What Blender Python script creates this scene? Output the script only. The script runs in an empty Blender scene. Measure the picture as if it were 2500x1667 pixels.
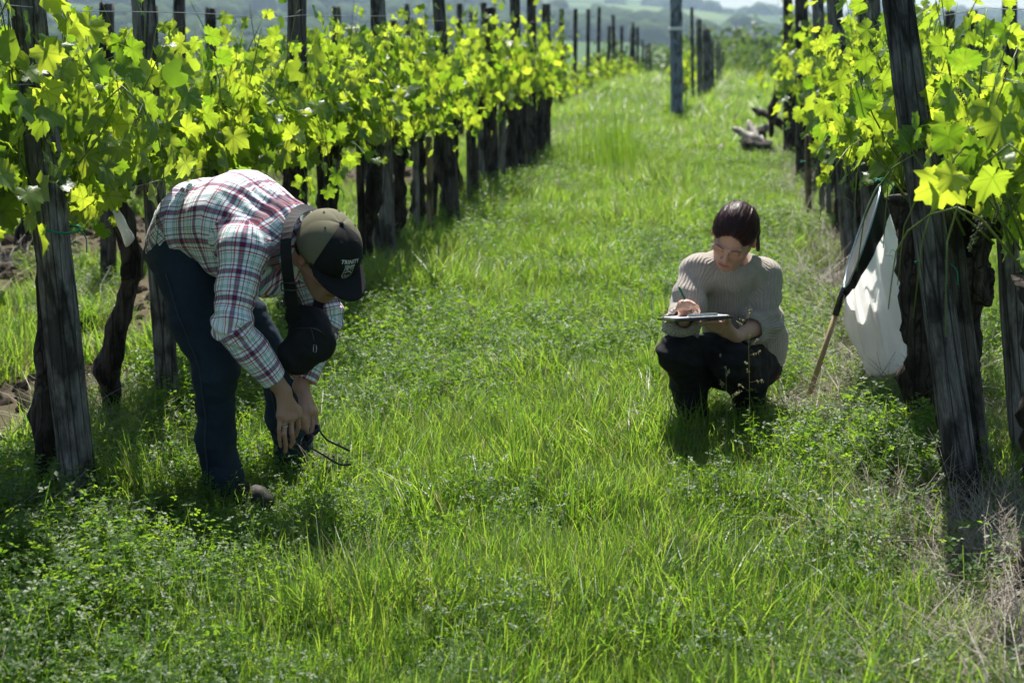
import bpy, bmesh, math, random
import numpy as np
from mathutils import Vector, Matrix, Euler

R = math.radians
random.seed(11)
rng = np.random.default_rng(11)
sc = bpy.context.scene
COL = sc.collection

# ------------------------------------------------------------------ camera
CAM_H, FPX, HORIZON, VPX = 1.6, 4000.0, 70.0, 1785.0
PITCH = math.atan((833.5 - HORIZON) / FPX)
YAW = math.atan((VPX - 1250.0) / FPX * math.cos(PITCH))
cam_d = bpy.data.cameras.new('camera')
cam = bpy.data.objects.new('camera', cam_d)
COL.objects.link(cam)
cam.location = (0, 0, CAM_H)
cam.rotation_euler = (math.pi / 2 - PITCH, 0, YAW)
cam_d.sensor_width = 36.0
cam_d.lens = FPX / 2500.0 * 36.0
cam_d.clip_start = 0.1
cam_d.clip_end = 20000
cam_d.dof.use_dof = True
cam_d.dof.focus_distance = 5.6
cam_d.dof.aperture_fstop = 4.0
sc.camera = cam

# ------------------------------------------------------------------ sky, sun, exposure
SUN_EL, SUN_AZ = 60.0, 3.0          # azimuth in degrees left (+) of the camera's heading
a_sun = YAW + R(SUN_AZ)              # angle left of +Y
SUN_DIR = Vector((-math.sin(a_sun) * math.cos(R(SUN_EL)), math.cos(a_sun) * math.cos(R(SUN_EL)), math.sin(R(SUN_EL))))
world = bpy.data.worlds.new('World')
sc.world = world
world.use_nodes = True
wn = world.node_tree.nodes
wl = world.node_tree.links
wn.clear()
sky_n = wn.new('ShaderNodeTexSky')
sky_n.sky_type = 'NISHITA'
sky_n.sun_disc = False
sky_n.sun_elevation = R(SUN_EL)
sky_n.sun_rotation = -a_sun
sky_n.dust_density = 0.4
sky_n.air_density = 1.0
bg_n = wn.new('ShaderNodeBackground')
bg_n.inputs['Strength'].default_value = 0.06
wo_n = wn.new('ShaderNodeOutputWorld')
wl.new(sky_n.outputs[0], bg_n.inputs['Color'])
wl.new(bg_n.outputs[0], wo_n.inputs['Surface'])
sun_d = bpy.data.lights.new('sun', 'SUN')
sun_d.energy = 5.0
sun_d.angle = R(0.53)
sun_d.color = (1.0, 0.96, 0.88)
sun = bpy.data.objects.new('sun', sun_d)
COL.objects.link(sun)
sun.location = SUN_DIR * 50
sun.rotation_euler = SUN_DIR.to_track_quat('Z', 'Y').to_euler()
sc.view_settings.view_transform = 'Standard'
sc.view_settings.look = 'None'
sc.view_settings.exposure = 1.05
sc.view_settings.gamma = 1.0
sc.view_settings.use_curve_mapping = False
sc.cycles.use_denoising = True
sc.cycles.denoiser = 'OPENIMAGEDENOISE'
sc.cycles.max_bounces = 5
sc.cycles.transmission_bounces = 4
sc.cycles.diffuse_bounces = 3
sc.cycles.use_light_tree = False
sc.cycles.adaptive_threshold = 0.015
sc.cycles.transparent_max_bounces = 8
sc.cycles.sample_clamp_indirect = 6.0

# ------------------------------------------------------------------ pixel -> place helpers
cP, sP, cY, sY = math.cos(PITCH), math.sin(PITCH), math.cos(YAW), math.sin(YAW)


def loc_ray(px, py):
    """direction in the heading frame (u right, w ahead, z up)"""
    x, y = (px - 1250.0) / FPX, (833.5 - py) / FPX
    return x, cP + y * sP, -sP + y * cP


def Q(px, py, D):
    """point of the heading frame seen at a pixel, at ground distance D ahead"""
    u, w, z = loc_ray(px, py)
    return np.array((u * D / w, D, CAM_H + z * D / w))


def to_world(p):
    u, w, z = p
    return Vector((u * cY - w * sY, u * sY + w * cY, z))


def ground_w(px, py, z=0.0):
    u, w, zz = loc_ray(px, py)
    t = (z - CAM_H) / zz
    return to_world((u * t, w * t, z))


def W(px, py, D):
    return to_world(Q(px, py, D))


# ------------------------------------------------------------------ noise (value noise, vectorised)
def _hash(ix, iy, iz, seed):
    n = (ix * 374761393 + iy * 668265263 + iz * 2147483647 + seed * 974634777) & 0x7fffffff
    n = (n ^ (n >> 13)) * 1274126177 & 0x7fffffff
    n = (n ^ (n >> 16))
    return (n & 0xffff) / 65535.0


def vnoise(p, scale=1.0, seed=0):
    p = np.asarray(p, dtype=np.float64) * scale
    i = np.floor(p).astype(np.int64)
    f = p - i
    f = f * f * (3 - 2 * f)
    r = 0
    for dx in (0, 1):
        wx = f[:, 0] if dx else 1 - f[:, 0]
        for dy in (0, 1):
            wy = f[:, 1] if dy else 1 - f[:, 1]
            for dz in (0, 1):
                wz = f[:, 2] if dz else 1 - f[:, 2]
                r = r + wx * wy * wz * _hash(i[:, 0] + dx, i[:, 1] + dy, i[:, 2] + dz, seed)
    return r * 2 - 1


def fbm(p, scale=1.0, seed=0, octv=3):
    r, a = 0, 1.0
    for k in range(octv):
        r = r + a * vnoise(p, scale * 2 ** k, seed + k)
        a *= 0.5
    return r


def sstep(a, b, x):
    t = np.clip((x - a) / (b - a), 0, 1)
    return t * t * (3 - 2 * t)


# ------------------------------------------------------------------ object helpers
def tag(o, label=None, cat=None, group=None, kind=None):
    if label: o['label'] = label
    if cat: o['category'] = cat
    if group: o['group'] = group
    if kind: o['kind'] = kind
    return o


def empty(name, loc=(0, 0, 0), rz=0.0):
    o = bpy.data.objects.new(name, None)
    COL.objects.link(o)
    o.location = loc
    o.rotation_euler = (0, 0, rz)
    o.empty_display_size = 0.05
    return o


def mesh_np(name, V, F, mat=None, smooth=True):
    """V (n,3); F list of faces or (m,k) array"""
    me = bpy.data.meshes.new(name)
    V = np.asarray(V, dtype=np.float32)
    if isinstance(F, np.ndarray):
        m, k = F.shape
        me.vertices.add(len(V))
        me.vertices.foreach_set('co', V.ravel())
        me.loops.add(m * k)
        me.loops.foreach_set('vertex_index', F.astype(np.int32).ravel())
        me.polygons.add(m)
        me.polygons.foreach_set('loop_start', (np.arange(m) * k).astype(np.int32))
        me.update(calc_edges=True)
        me.validate()
    else:
        me.from_pydata([tuple(map(float, v)) for v in V], [], F)
        me.update()
    if smooth:
        me.polygons.foreach_set('use_smooth', np.ones(len(me.polygons), dtype=bool))
    if mat: me.materials.append(mat)
    return me


def obj(name, me, parent=None, loc=None, rot=None):
    o = bpy.data.objects.new(name, me)
    COL.objects.link(o)
    if parent: o.parent = parent
    if loc is not None: o.location = loc
    if rot is not None: o.rotation_euler = rot
    return o


def add_attr(me, name, arr):
    a = me.attributes.new(name, 'FLOAT', 'POINT')
    a.data.foreach_set('value', np.asarray(arr, dtype=np.float32))


def add_col(me, name, arr):
    a = me.attributes.new(name, 'FLOAT_COLOR', 'POINT')
    arr = np.asarray(arr, dtype=np.float32)
    if arr.shape[1] == 3:
        arr = np.concatenate([arr, np.ones((len(arr), 1), dtype=np.float32)], 1)
    a.data.foreach_set('color', arr.ravel())


def frames(path):
    """parallel-transport frames along a polyline"""
    P = np.asarray(path, dtype=float)
    T = np.gradient(P, axis=0)
    T /= np.linalg.norm(T, axis=1)[:, None] + 1e-12
    n = np.cross(T[0], (0.31, 0.17, 0.93))
    if np.linalg.norm(n) < 1e-3: n = np.cross(T[0], (1, 0, 0))
    n /= np.linalg.norm(n)
    N = [n]
    for i in range(1, len(P)):
        n = N[-1] - T[i] * np.dot(N[-1], T[i])
        n /= np.linalg.norm(n) + 1e-12
        N.append(n)
    N = np.array(N)
    return P, T, N, np.cross(T, N)


def tube(path, rad, seg=6, rough=0.0, seed=0, caps=True):
    P, T, N, B = frames(path)
    n = len(P)
    rad = np.broadcast_to(np.asarray(rad, dtype=float), (n,))
    a = np.linspace(0, 2 * np.pi, seg, endpoint=False)
    V = P[:, None] + (np.cos(a)[None, :, None] * N[:, None] + np.sin(a)[None, :, None] * B[:, None]) * rad[:, None, None]
    if rough:
        d = (V - P[:, None]).reshape(-1, 3)
        nz = fbm(V.reshape(-1, 3) * np.array((1, 1, .45)), 28, seed, 2)
        V = (P[:, None] + (d * (1 + rough * nz[:, None])).reshape(n, seg, 3))
    V = V.reshape(-1, 3)
    F = []
    for i in range(n - 1):
        for j in range(seg):
            k = (j + 1) % seg
            F.append((i * seg + j, i * seg + k, (i + 1) * seg + k, (i + 1) * seg + j))
    if caps:
        F.append(tuple(range(seg - 1, -1, -1)))
        F.append(tuple((n - 1) * seg + j for j in range(seg)))
    return V, F


def join(parts):
    Vs, Fs, off = [], [], 0
    for V, F in parts:
        Vs.append(np.asarray(V, dtype=float))
        Fs += [tuple(i + off for i in f) for f in F]
        off += len(V)
    return np.concatenate(Vs), Fs


def spline(pts, n):
    """Catmull-Rom through points"""
    P = np.asarray(pts, dtype=float)
    P = np.vstack([2 * P[0] - P[1], P, 2 * P[-1] - P[-2]])
    m = len(P) - 3
    out = []
    for t in np.linspace(0, m - 1e-6, n):
        i = int(t)
        f = t - i
        a, b, c, d = P[i:i + 4]
        out.append(0.5 * (2 * b + (c - a) * f + (2 * a - 5 * b + 4 * c - d) * f * f + (3 * b - a - 3 * c + d) * f ** 3))
    return np.array(out)


def box_bm(sx, sy, sz, bevel=0.0, seg=1):
    bm = bmesh.new()
    bmesh.ops.create_cube(bm, size=1.0)
    bmesh.ops.scale(bm, vec=(sx, sy, sz), verts=bm.verts)
    if bevel:
        bmesh.ops.bevel(bm, geom=bm.edges[:], offset=bevel, segments=seg, affect='EDGES', profile=0.7)
    return bm


def bm_mesh(name, bm, mat, smooth=False):
    me = bpy.data.meshes.new(name)
    bm.to_mesh(me)
    bm.free()
    me.materials.append(mat)
    if smooth:
        for p in me.polygons: p.use_smooth = True
    return me


# ------------------------------------------------------------------ materials
class NT:
    def __init__(s, name):
        s.m = bpy.data.materials.new(name)
        s.m.use_nodes = True
        s.n = s.m.node_tree.nodes
        s.l = s.m.node_tree.links
        s.n.clear()
        s.out = s.n.new('ShaderNodeOutputMaterial')

    def node(s, t, **kw):
        n = s.n.new(t)
        for k, v in kw.items():
            if k.startswith('i_'):
                n.inputs[k[2:].replace('_', ' ')].default_value = v
            else:
                setattr(n, k, v)
        return n

    def link(s, a, b): s.l.new(a, b)

    def noise(s, scale, detail=3, vec=None, rough=0.55):
        n = s.node('ShaderNodeTexNoise')
        n.inputs['Scale'].default_value = scale
        n.inputs['Detail'].default_value = detail
        n.inputs['Roughness'].default_value = rough
        if vec is not None: s.link(vec, n.inputs['Vector'])
        return n.outputs['Fac']

    def ramp(s, fac, stops, mode='LINEAR'):
        n = s.node('ShaderNodeValToRGB')
        cr = n.color_ramp
        cr.interpolation = mode
        while len(cr.elements) < len(stops): cr.elements.new(0.5)
        for e, (p, c) in zip(cr.elements, stops):
            e.position = p
            e.color = (*c, 1) if len(c) == 3 else c
        s.link(fac, n.inputs['Fac'])
        return n.outputs['Color']

    def math(s, op, a, b=None, c=None):
        n = s.node('ShaderNodeMath', operation=op)
        for i, v in enumerate((a, b, c)):
            if v is None: continue
            if isinstance(v, (int, float)): n.inputs[i].default_value = v
            else: s.link(v, n.inputs[i])
        return n.outputs[0]

    def mix(s, fac, a, b, blend='MIX'):
        n = s.node('ShaderNodeMix', data_type='RGBA', blend_type=blend)
        for k, v in ((0, fac), (6, a), (7, b)):
            if isinstance(v, (int, float)): n.inputs[k].default_value = v
            elif isinstance(v, tuple): n.inputs[k].default_value = (*v, 1) if len(v) == 3 else v
            else: s.link(v, n.inputs[k])
        return n.outputs[2]

    def coord(s, which='Object', scale=None):
        t = s.node('ShaderNodeTexCoord').outputs[which]
        if scale is None: return t
        m = s.node('ShaderNodeMapping')
        m.inputs['Scale'].default_value = scale
        s.link(t, m.inputs['Vector'])
        return m.outputs[0]

    def bsdf(s, col, rough=0.7, spec=0.3, **kw):
        b = s.node('ShaderNodeBsdfPrincipled')
        if isinstance(col, tuple): b.inputs['Base Color'].default_value = (*col, 1)
        else: s.link(col, b.inputs['Base Color'])
        if isinstance(rough, (int, float)): b.inputs['Roughness'].default_value = rough
        else: s.link(rough, b.inputs['Roughness'])
        b.inputs['Specular IOR Level'].default_value = spec
        for k, v in kw.items(): b.inputs[k.replace('_', ' ')].default_value = v
        return b

    def bump(s, b, h, strength=0.5, dist=0.01):
        n = s.node('ShaderNodeBump')
        n.inputs['Strength'].default_value = strength
        n.inputs['Distance'].default_value = dist
        s.link(h, n.inputs['Height'])
        s.link(n.outputs[0], b.inputs['Normal'])

    def done(s, sh):
        s.link(sh.outputs[0] if hasattr(sh, 'outputs') else sh, s.out.inputs['Surface'])
        return s.m


def leafy(name, front, front2, trans, trans2, fac=0.5, rough=0.4, spec=0.5, vein=False, attr_tint=False, bump=0.0, dry=False):
    t = NT(name)
    oi = t.node('ShaderNodeObjectInfo')
    rnd = oi.outputs['Random']
    if attr_tint:
        at = t.node('ShaderNodeAttribute', attribute_name='tint')
        rnd = t.math('FRACT', t.math('ADD', at.outputs['Fac'], t.math('MULTIPLY', rnd, 0.35)))
    c1 = t.mix(rnd, front, front2)
    c2 = t.mix(rnd, trans, trans2)
    if vein:
        v = t.node('ShaderNodeAttribute', attribute_name='vein').outputs['Fac']
        v = t.math('POWER', v, 7.0)
        c2 = t.mix(t.math('MULTIPLY', v, 0.55), c2, tuple(x * 0.45 for x in trans))
        c1 = t.mix(t.math('MULTIPLY', v, 0.5), c1, tuple(min(1, x * 2.2) for x in front))
    if dry:
        dr = t.math('GREATER_THAN', t.math('FRACT', t.math('MULTIPLY', at.outputs['Fac'], 7.31)), 0.94)
        c1 = t.mix(dr, c1, (0.30, 0.25, 0.13)); c2 = t.mix(dr, c2, (0.34, 0.28, 0.13))
    b = t.bsdf(c1, rough, spec)
    if bump:
        t.bump(b, t.noise(bump, 2, t.coord('Object')), 0.5, 0.004)
    tr = t.node('ShaderNodeBsdfTranslucent')
    t.link(c2, tr.inputs['Color'])
    mx = t.node('ShaderNodeMixShader')
    mx.inputs[0].default_value = fac
    t.link(b.outputs[0], mx.inputs[1])
    t.link(tr.outputs[0], mx.inputs[2])
    return t.done(mx)


MAT = {}
MAT['leaf'] = leafy('vine_leaf', (0.04, 0.085, 0.018), (0.075, 0.13, 0.025), (0.20, 0.38, 0.016), (0.66, 0.80, 0.05), 0.55, 0.42, 0.45, vein=True, bump=60)
MAT['leaf_far'] = leafy('vine_leaf_far', (0.04, 0.085, 0.018), (0.075, 0.13, 0.025), (0.20, 0.38, 0.016), (0.66, 0.80, 0.05), 0.55, 0.42, 0.45, attr_tint=True)
MAT['grass'] = leafy('grass_blade', (0.055, 0.10, 0.018), (0.10, 0.155, 0.03), (0.15, 0.35, 0.025), (0.46, 0.63, 0.06), 0.5, 0.40, 0.5, attr_tint=True, dry=True)
MAT['clover'] = leafy('clover_leaf', (0.04, 0.085, 0.018), (0.065, 0.12, 0.026), (0.16, 0.34, 0.02), (0.36, 0.54, 0.035), 0.48, 0.46, 0.32, attr_tint=True)
MAT['weed'] = leafy('weed_leaf', (0.03, 0.065, 0.016), (0.05, 0.095, 0.022), (0.11, 0.25, 0.016), (0.24, 0.40, 0.025), 0.45, 0.45, 0.35, attr_tint=True)
MAT['straw'] = leafy('dry_straw', (0.30, 0.265, 0.21), (0.17, 0.145, 0.115), (0.30, 0.25, 0.16), (0.2, 0.16, 0.1), 0.2, 0.55, 0.3, attr_tint=True)
MAT['panicle'] = leafy('grass_panicle', (0.30, 0.30, 0.14), (0.36, 0.34, 0.18), (0.5, 0.48, 0.22), (0.5, 0.5, 0.25), 0.4, 0.5, 0.3)
MAT['shoot'] = leafy('green_shoot', (0.10, 0.15, 0.025), (0.13, 0.17, 0.03), (0.3, 0.4, 0.05), (0.3, 0.4, 0.05), 0.2, 0.4, 0.4)
MAT['tree_leaf'] = leafy('tree_leaf', (0.035, 0.07, 0.02), (0.06, 0.10, 0.03), (0.14, 0.25, 0.03), (0.2, 0.3, 0.05), 0.35, 0.5, 0.3, attr_tint=True)


def mat_wood(name, c1, c2, c3, scale=1.0):
    t = NT(name)
    oi = t.node('ShaderNodeObjectInfo')
    co = t.node('ShaderNodeTexCoord').outputs['Object']
    ad = t.node('ShaderNodeVectorMath', operation='ADD')
    cmb = t.node('ShaderNodeCombineXYZ')
    t.link(t.math('MULTIPLY', oi.outputs['Random'], 37.0), cmb.inputs[0])
    t.link(t.math('MULTIPLY', oi.outputs['Random'], 11.0), cmb.inputs[2])
    t.link(co, ad.inputs[0]); t.link(cmb.outputs[0], ad.inputs[1])
    mp = t.node('ShaderNodeMapping')
    mp.inputs['Scale'].default_value = (48 * scale, 48 * scale, 4.5 * scale)
    t.link(ad.outputs[0], mp.inputs['Vector'])
    gn = t.node('ShaderNodeTexNoise')
    gn.inputs['Scale'].default_value = 1.0; gn.inputs['Detail'].default_value = 6; gn.inputs['Roughness'].default_value = .7; gn.inputs['Distortion'].default_value = 1.4
    t.link(mp.outputs[0], gn.inputs['Vector'])
    g = gn.outputs['Fac']
    mp2 = t.node('ShaderNodeMapping')
    mp2.inputs['Scale'].default_value = (9, 9, 5)
    t.link(ad.outputs[0], mp2.inputs['Vector'])
    w = t.noise(1.0, 4, mp2.outputs[0], 0.6)
    c = t.ramp(g, [(0.25, c1), (0.5, c2), (0.72, c3)])
    c = t.mix(t.ramp(w, [(0.46, (0, 0, 0)), (0.6, (1, 1, 1))]), c, t.mix(0.8, c, tuple(x * 0.3 for x in c1)))
    mp3 = t.node('ShaderNodeMapping')
    mp3.inputs['Scale'].default_value = (26, 26, 1.3)
    t.link(ad.outputs[0], mp3.inputs['Vector'])
    vo = t.node('ShaderNodeTexVoronoi', feature='DISTANCE_TO_EDGE')
    vo.inputs['Scale'].default_value = 1.0
    t.link(mp3.outputs[0], vo.inputs['Vector'])
    crack = t.ramp(vo.outputs['Distance'], [(0.0, (1, 1, 1)), (0.07, (0, 0, 0))])
    c = t.mix(t.math('MULTIPLY', crack, .8), c, tuple(x * .25 for x in c1))
    b = t.bsdf(c, 0.85, 0.2)
    t.bump(b, t.math('SUBTRACT', t.math('ADD', g, t.math('MULTIPLY', w, 0.4)), t.math('MULTIPLY', crack, .7)), 0.8, 0.008)
    return t.done(b)


MAT['post'] = mat_wood('weathered_wood', (0.05, 0.042, 0.036), (0.20, 0.18, 0.165), (0.36, 0.345, 0.33))
MAT['post_dark'] = mat_wood('dark_wood', (0.03, 0.026, 0.022), (0.10, 0.085, 0.075), (0.20, 0.18, 0.16))
MAT['stake'] = mat_wood('tan_wood', (0.10, 0.075, 0.045), (0.27, 0.20, 0.125), (0.38, 0.30, 0.2))
MAT['bark'] = mat_wood('vine_bark', (0.015, 0.011, 0.009), (0.055, 0.042, 0.034), (0.13, 0.105, 0.085), 0.8)
MAT['concrete'] = mat_wood('grey_pole', (0.13, 0.15, 0.18), (0.24, 0.27, 0.31), (0.33, 0.36, 0.40), 0.6)
MAT['pale_wood'] = mat_wood('pale_split_wood', (0.36, 0.32, 0.27), (0.58, 0.53, 0.47), (0.72, 0.68, 0.62))


def simple(name, col, rough=0.6, spec=0.3, bump=None, var=0.15, **kw):
    t = NT(name)
    n = t.noise(18 if not bump else bump[0], 4, t.coord('Object'))
    c = t.mix(n, tuple(x * (1 - var) for x in col), tuple(min(1, x * (1 + var)) for x in col))
    b = t.bsdf(c, rough, spec, **kw)
    if bump: t.bump(b, n, bump[1], bump[2])
    return t.done(b)


MAT['wire'] = simple('galvanised_wire', (0.35, 0.36, 0.37), 0.4, 0.5, None, 0.15, Metallic=0.8)
MAT['black_cloth'] = simple('black_nylon', (0.012, 0.012, 0.014), 0.75, 0.25, (300, 0.35, 0.001), 0.3)
MAT['black_gloss'] = simple('black_plastic', (0.012, 0.012, 0.014), 0.18, 0.5)
MAT['white_cloth'] = leafy('white_muslin', (0.84, 0.84, 0.82), (0.84, 0.84, 0.82), (0.8, 0.8, 0.78), (0.8, 0.8, 0.78), 0.42, 0.8, 0.2, bump=12)
MAT['paper'] = simple('paper', (0.82, 0.82, 0.82), 0.7, 0.3, None, 0.02)
MAT['steel'] = simple('steel', (0.6, 0.6, 0.6), 0.25, 0.5, None, 0.05, Metallic=1.0)
MAT['blue_steel'] = simple('net_hoop_metal', (0.30, 0.38, 0.46), 0.35, 0.5, None, 0.1, Metallic=0.5)
MAT['tie'] = simple('green_twine', (0.02, 0.22, 0.13), 0.6, 0.3)
MAT['pen'] = simple('green_pen', (0.01, 0.13, 0.06), 0.3, 0.5)
MAT['red'] = simple('red_cloth', (0.45, 0.02, 0.03), 0.7, 0.3)
MAT['thread'] = simple('white_thread', (0.75, 0.75, 0.74), 0.7, 0.2, None, 0.05)

# ------------------------------------------------------------------ terrain
ROW_L, ROW_R = -2.25, 0.81


def height(x, y):
    x = np.atleast_1d(np.asarray(x, dtype=float)); y = np.atleast_1d(np.asarray(y, dtype=float))
    r = np.hypot(x, y)
    p = np.stack([x, y, np.zeros_like(x)], 1)
    near = 0.03 * fbm(p, 0.9, 3, 3) * sstep(90, 20, r)
    berm = 0.05 * np.exp(-((x - ROW_R - .1) / 0.35) ** 2) + 0.05 * np.exp(-((x - ROW_L + .1) / 0.35) ** 2)
    berm = berm * sstep(30, 22, y)
    far = -11.0 * sstep(39, 178, r) + 0.6 * fbm(p, 0.02, 9, 2) * sstep(60, 160, r)
    return near + berm + far - 0.02


def hz(x, y): return float(height(x, y)[0])


def polar_sheet(angles, radii, hfun):
    A, Rr = np.meshgrid(angles, radii)
    x = -np.sin(A) * Rr
    y = np.cos(A) * Rr
    z = hfun(x.ravel(), y.ravel())
    V = np.stack([x.ravel(), y.ravel(), z], 1)
    na = len(angles)
    i, j = np.meshgrid(np.arange(len(radii) - 1), np.arange(na - 1), indexing='ij')
    a = (i * na + j).ravel()
    F = np.stack([a, a + na, a + na + 1, a + 1], 1)
    return V, F


def mat_ground():
    t = NT('ground')
    co = t.node('ShaderNodeTexCoord').outputs['Object']
    n1 = t.noise(0.7, 5, co)
    n2 = t.noise(14, 5, co, 0.7)
    n3 = t.noise(70, 3, co, 0.7)
    soil = t.ramp(n2, [(0.3, (0.028, 0.021, 0.015)), (0.55, (0.065, 0.05, 0.037)), (0.75, (0.12, 0.098, 0.075))])
    straw = t.mix(n3, (0.07, 0.06, 0.03), (0.16, 0.13, 0.075))
    soil = t.mix(t.ramp(n1, [(0.4, (0, 0, 0)), (0.65, (1, 1, 1))]), soil, straw)
    green = t.mix(n2, (0.025, 0.06, 0.008), (0.07, 0.13, 0.018))
    at = t.node('ShaderNodeAttribute', attribute_name='green').outputs['Fac']
    f = t.math('ADD', at, t.math('MULTIPLY', t.math('SUBTRACT', n1, 0.5), 0.6))
    c = t.mix(t.ramp(f, [(0.4, (0, 0, 0)), (0.6, (1, 1, 1))]), soil, green)
    pa = t.node('ShaderNodeAttribute', attribute_name='path').outputs['Fac']
    c = t.mix(pa, c, t.mix(n2, (0.17, 0.15, 0.09), (0.27, 0.24, 0.15)))
    b = t.bsdf(c, 0.95, 0.1)
    t.bump(b, t.math('ADD', n2, t.math('MULTIPLY', n3, 0.4)), 0.8, 0.03)
    return t.done(b)


ang_f = np.linspace(-0.62, 0.62, 190) + YAW
ang_b = np.linspace(0.62 + YAW, 2 * np.pi - 0.62 + YAW, 50)
angs = np.concatenate([ang_f, ang_b[1:]])
rad = np.concatenate([[0.05], np.geomspace(1.0, 470, 210)])
V, F = polar_sheet(angs, rad, height)
me = mesh_np('ground', V, F, mat_ground())
gx, gy = V[:, 0], V[:, 1]
gr = np.ones(len(V))
gr -= 1.2 * np.exp(-((gx - ROW_R - .05) / 0.42) ** 2) * (gy < 26)
gr -= 1.1 * sstep(ROW_L - 0.05, ROW_L - 0.5, gx) * sstep(-6.6, -4.6, gx) * (gy < 24)
gr -= 0.6 * np.exp(-((gx - ROW_L) / 0.3) ** 2) * (gy < 26)
add_attr(me, 'green', gr)
add_attr(me, 'path', np.exp(-((gy - 25.3) / 0.55) ** 2) * 0.8 * (np.abs(gx) < 40))
ground = tag(obj('ground', me), 'green grassy vineyard ground between the rows', None, None, 'structure')


def hill_h(x, y):
    r = np.hypot(x, y)
    a = np.arctan2(-x, y) - YAW                        # + left
    px = 1250 - np.tan(np.clip(a, -1.2, 1.2)) * FPX
    ridge_px = np.interp(px, [-4000, 0, 700, 1340, 1500, 1640, 1760, 1900, 2200, 2500, 4500], [-110, -75, -40, -3, 8, 22, 35, 43, 52, 58, 62])
    zr = CAM_H + (HORIZON - ridge_px) / FPX * 2600 / np.cos(np.clip(a, -.5, .5))
    p = np.stack([x, y, np.zeros_like(x)], 1)
    t = sstep(560, 2600, r)
    base = -11.4 - 3 * sstep(450, 600, r)
    z = base + (zr - base) * t ** 0.85 + (7.0 * fbm(p, 0.0035, 21, 3)) * sstep(600, 1200, r) * sstep(2620, 2200, r)
    z += 1.2 * vnoise(p, 0.02, 5) * (r > 2400)
    z -= sstep(2650, 3300, r) * 60
    return z


def mat_hill():
    t = NT('hillside')
    co = t.node('ShaderNodeTexCoord').outputs['Object']
    mp = t.node('ShaderNodeMapping')
    mp.inputs['Scale'].default_value = (0.006, 0.0035, 0.0)
    t.link(co, mp.inputs['Vector'])
    v = t.node('ShaderNodeTexVoronoi')
    v.inputs['Scale'].default_value = 1.0
    t.link(mp.outputs[0], v.inputs['Vector'])
    sep = t.node('ShaderNodeSeparateColor')
    t.link(v.outputs['Color'], sep.inputs[0])
    fld = t.ramp(sep.outputs[0], [(0.0, (0.07, 0.13, 0.03)), (0.3, (0.12, 0.19, 0.05)), (0.55, (0.16, 0.22, 0.07)), (0.75, (0.09, 0.15, 0.045)), (0.93, (0.24, 0.2, 0.13))], 'CONSTANT')
    wood = t.ramp(t.noise(0.006, 5, co), [(0.52, (0, 0, 0)), (0.58, (1, 1, 1))])
    c = t.mix(wood, fld, (0.03, 0.055, 0.025))
    c = t.mix(t.math('MULTIPLY', t.noise(0.06, 4, co), 0.7), c, (0.05, 0.08, 0.03))
    b = t.bsdf(c, 0.95, 0.05)
    t.bump(b, t.noise(0.05, 4, co), 0.8, 6.0)
    return t.done(b)


V, F = polar_sheet(np.linspace(-1.0, 1.0, 200) + YAW, np.geomspace(450, 3400, 90), hill_h)
tag(obj('hills', mesh_np('hills', V, F, mat_hill())), 'hazy green hillside of fields and woods beyond the vineyard', None, None, 'structure')

# ------------------------------------------------------------------ scatter tool (geometry nodes, ground cover only)
def scatter(name, pts, rots, scl, idx, sources, label, cat):
    coll = bpy.data.collections.new(name + '_sources')
    for k, s in enumerate(sources):
        s.name = '%s_source_%02d' % (name, k)
        coll.objects.link(s)
    me = bpy.data.meshes.new(name)
    n = len(pts)
    me.vertices.add(n)
    me.vertices.foreach_set('co', np.asarray(pts, dtype=np.float32).ravel())
    a = me.attributes.new('rot', 'FLOAT_VECTOR', 'POINT'); a.data.foreach_set('vector', np.asarray(rots, dtype=np.float32).ravel())
    a = me.attributes.new('scl', 'FLOAT_VECTOR', 'POINT'); a.data.foreach_set('vector', np.asarray(scl, dtype=np.float32).ravel())
    a = me.attributes.new('idx', 'INT', 'POINT'); a.data.foreach_set('value', np.asarray(idx, dtype=np.int32))
    ng = bpy.data.node_groups.new(name, 'GeometryNodeTree')
    ng.interface.new_socket('Geometry', in_out='INPUT', socket_type='NodeSocketGeometry')
    ng.interface.new_socket('Geometry', in_out='OUTPUT', socket_type='NodeSocketGeometry')
    N, L = ng.nodes, ng.links
    gi, go = N.new('NodeGroupInput'), N.new('NodeGroupOutput')
    ci = N.new('GeometryNodeCollectionInfo')
    ci.inputs['Collection'].default_value = coll
    ci.inputs['Separate Children'].default_value = True
    ci.inputs['Reset Children'].default_value = True
    ip = N.new('GeometryNodeInstanceOnPoints')
    ip.inputs['Pick Instance'].default_value = True
    for nm, ty, sock in (('rot', 'FLOAT_VECTOR', 'Rotation'), ('scl', 'FLOAT_VECTOR', 'Scale'), ('idx', 'INT', 'Instance Index')):
        na = N.new('GeometryNodeInputNamedAttribute')
        na.data_type = ty
        na.inputs['Name'].default_value = nm
        L.new(na.outputs['Attribute'], ip.inputs[sock])
    L.new(gi.outputs[0], ip.inputs['Points'])
    L.new(ci.outputs[0], ip.inputs['Instance'])
    L.new(ip.outputs[0], go.inputs[0])
    o = obj(name, me)
    md = o.modifiers.new('scatter', 'NODES')
    md.node_group = ng
    tag(o, label, cat, None, 'stuff')
    return o


def src(me):
    return bpy.data.objects.new('source', me)


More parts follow.
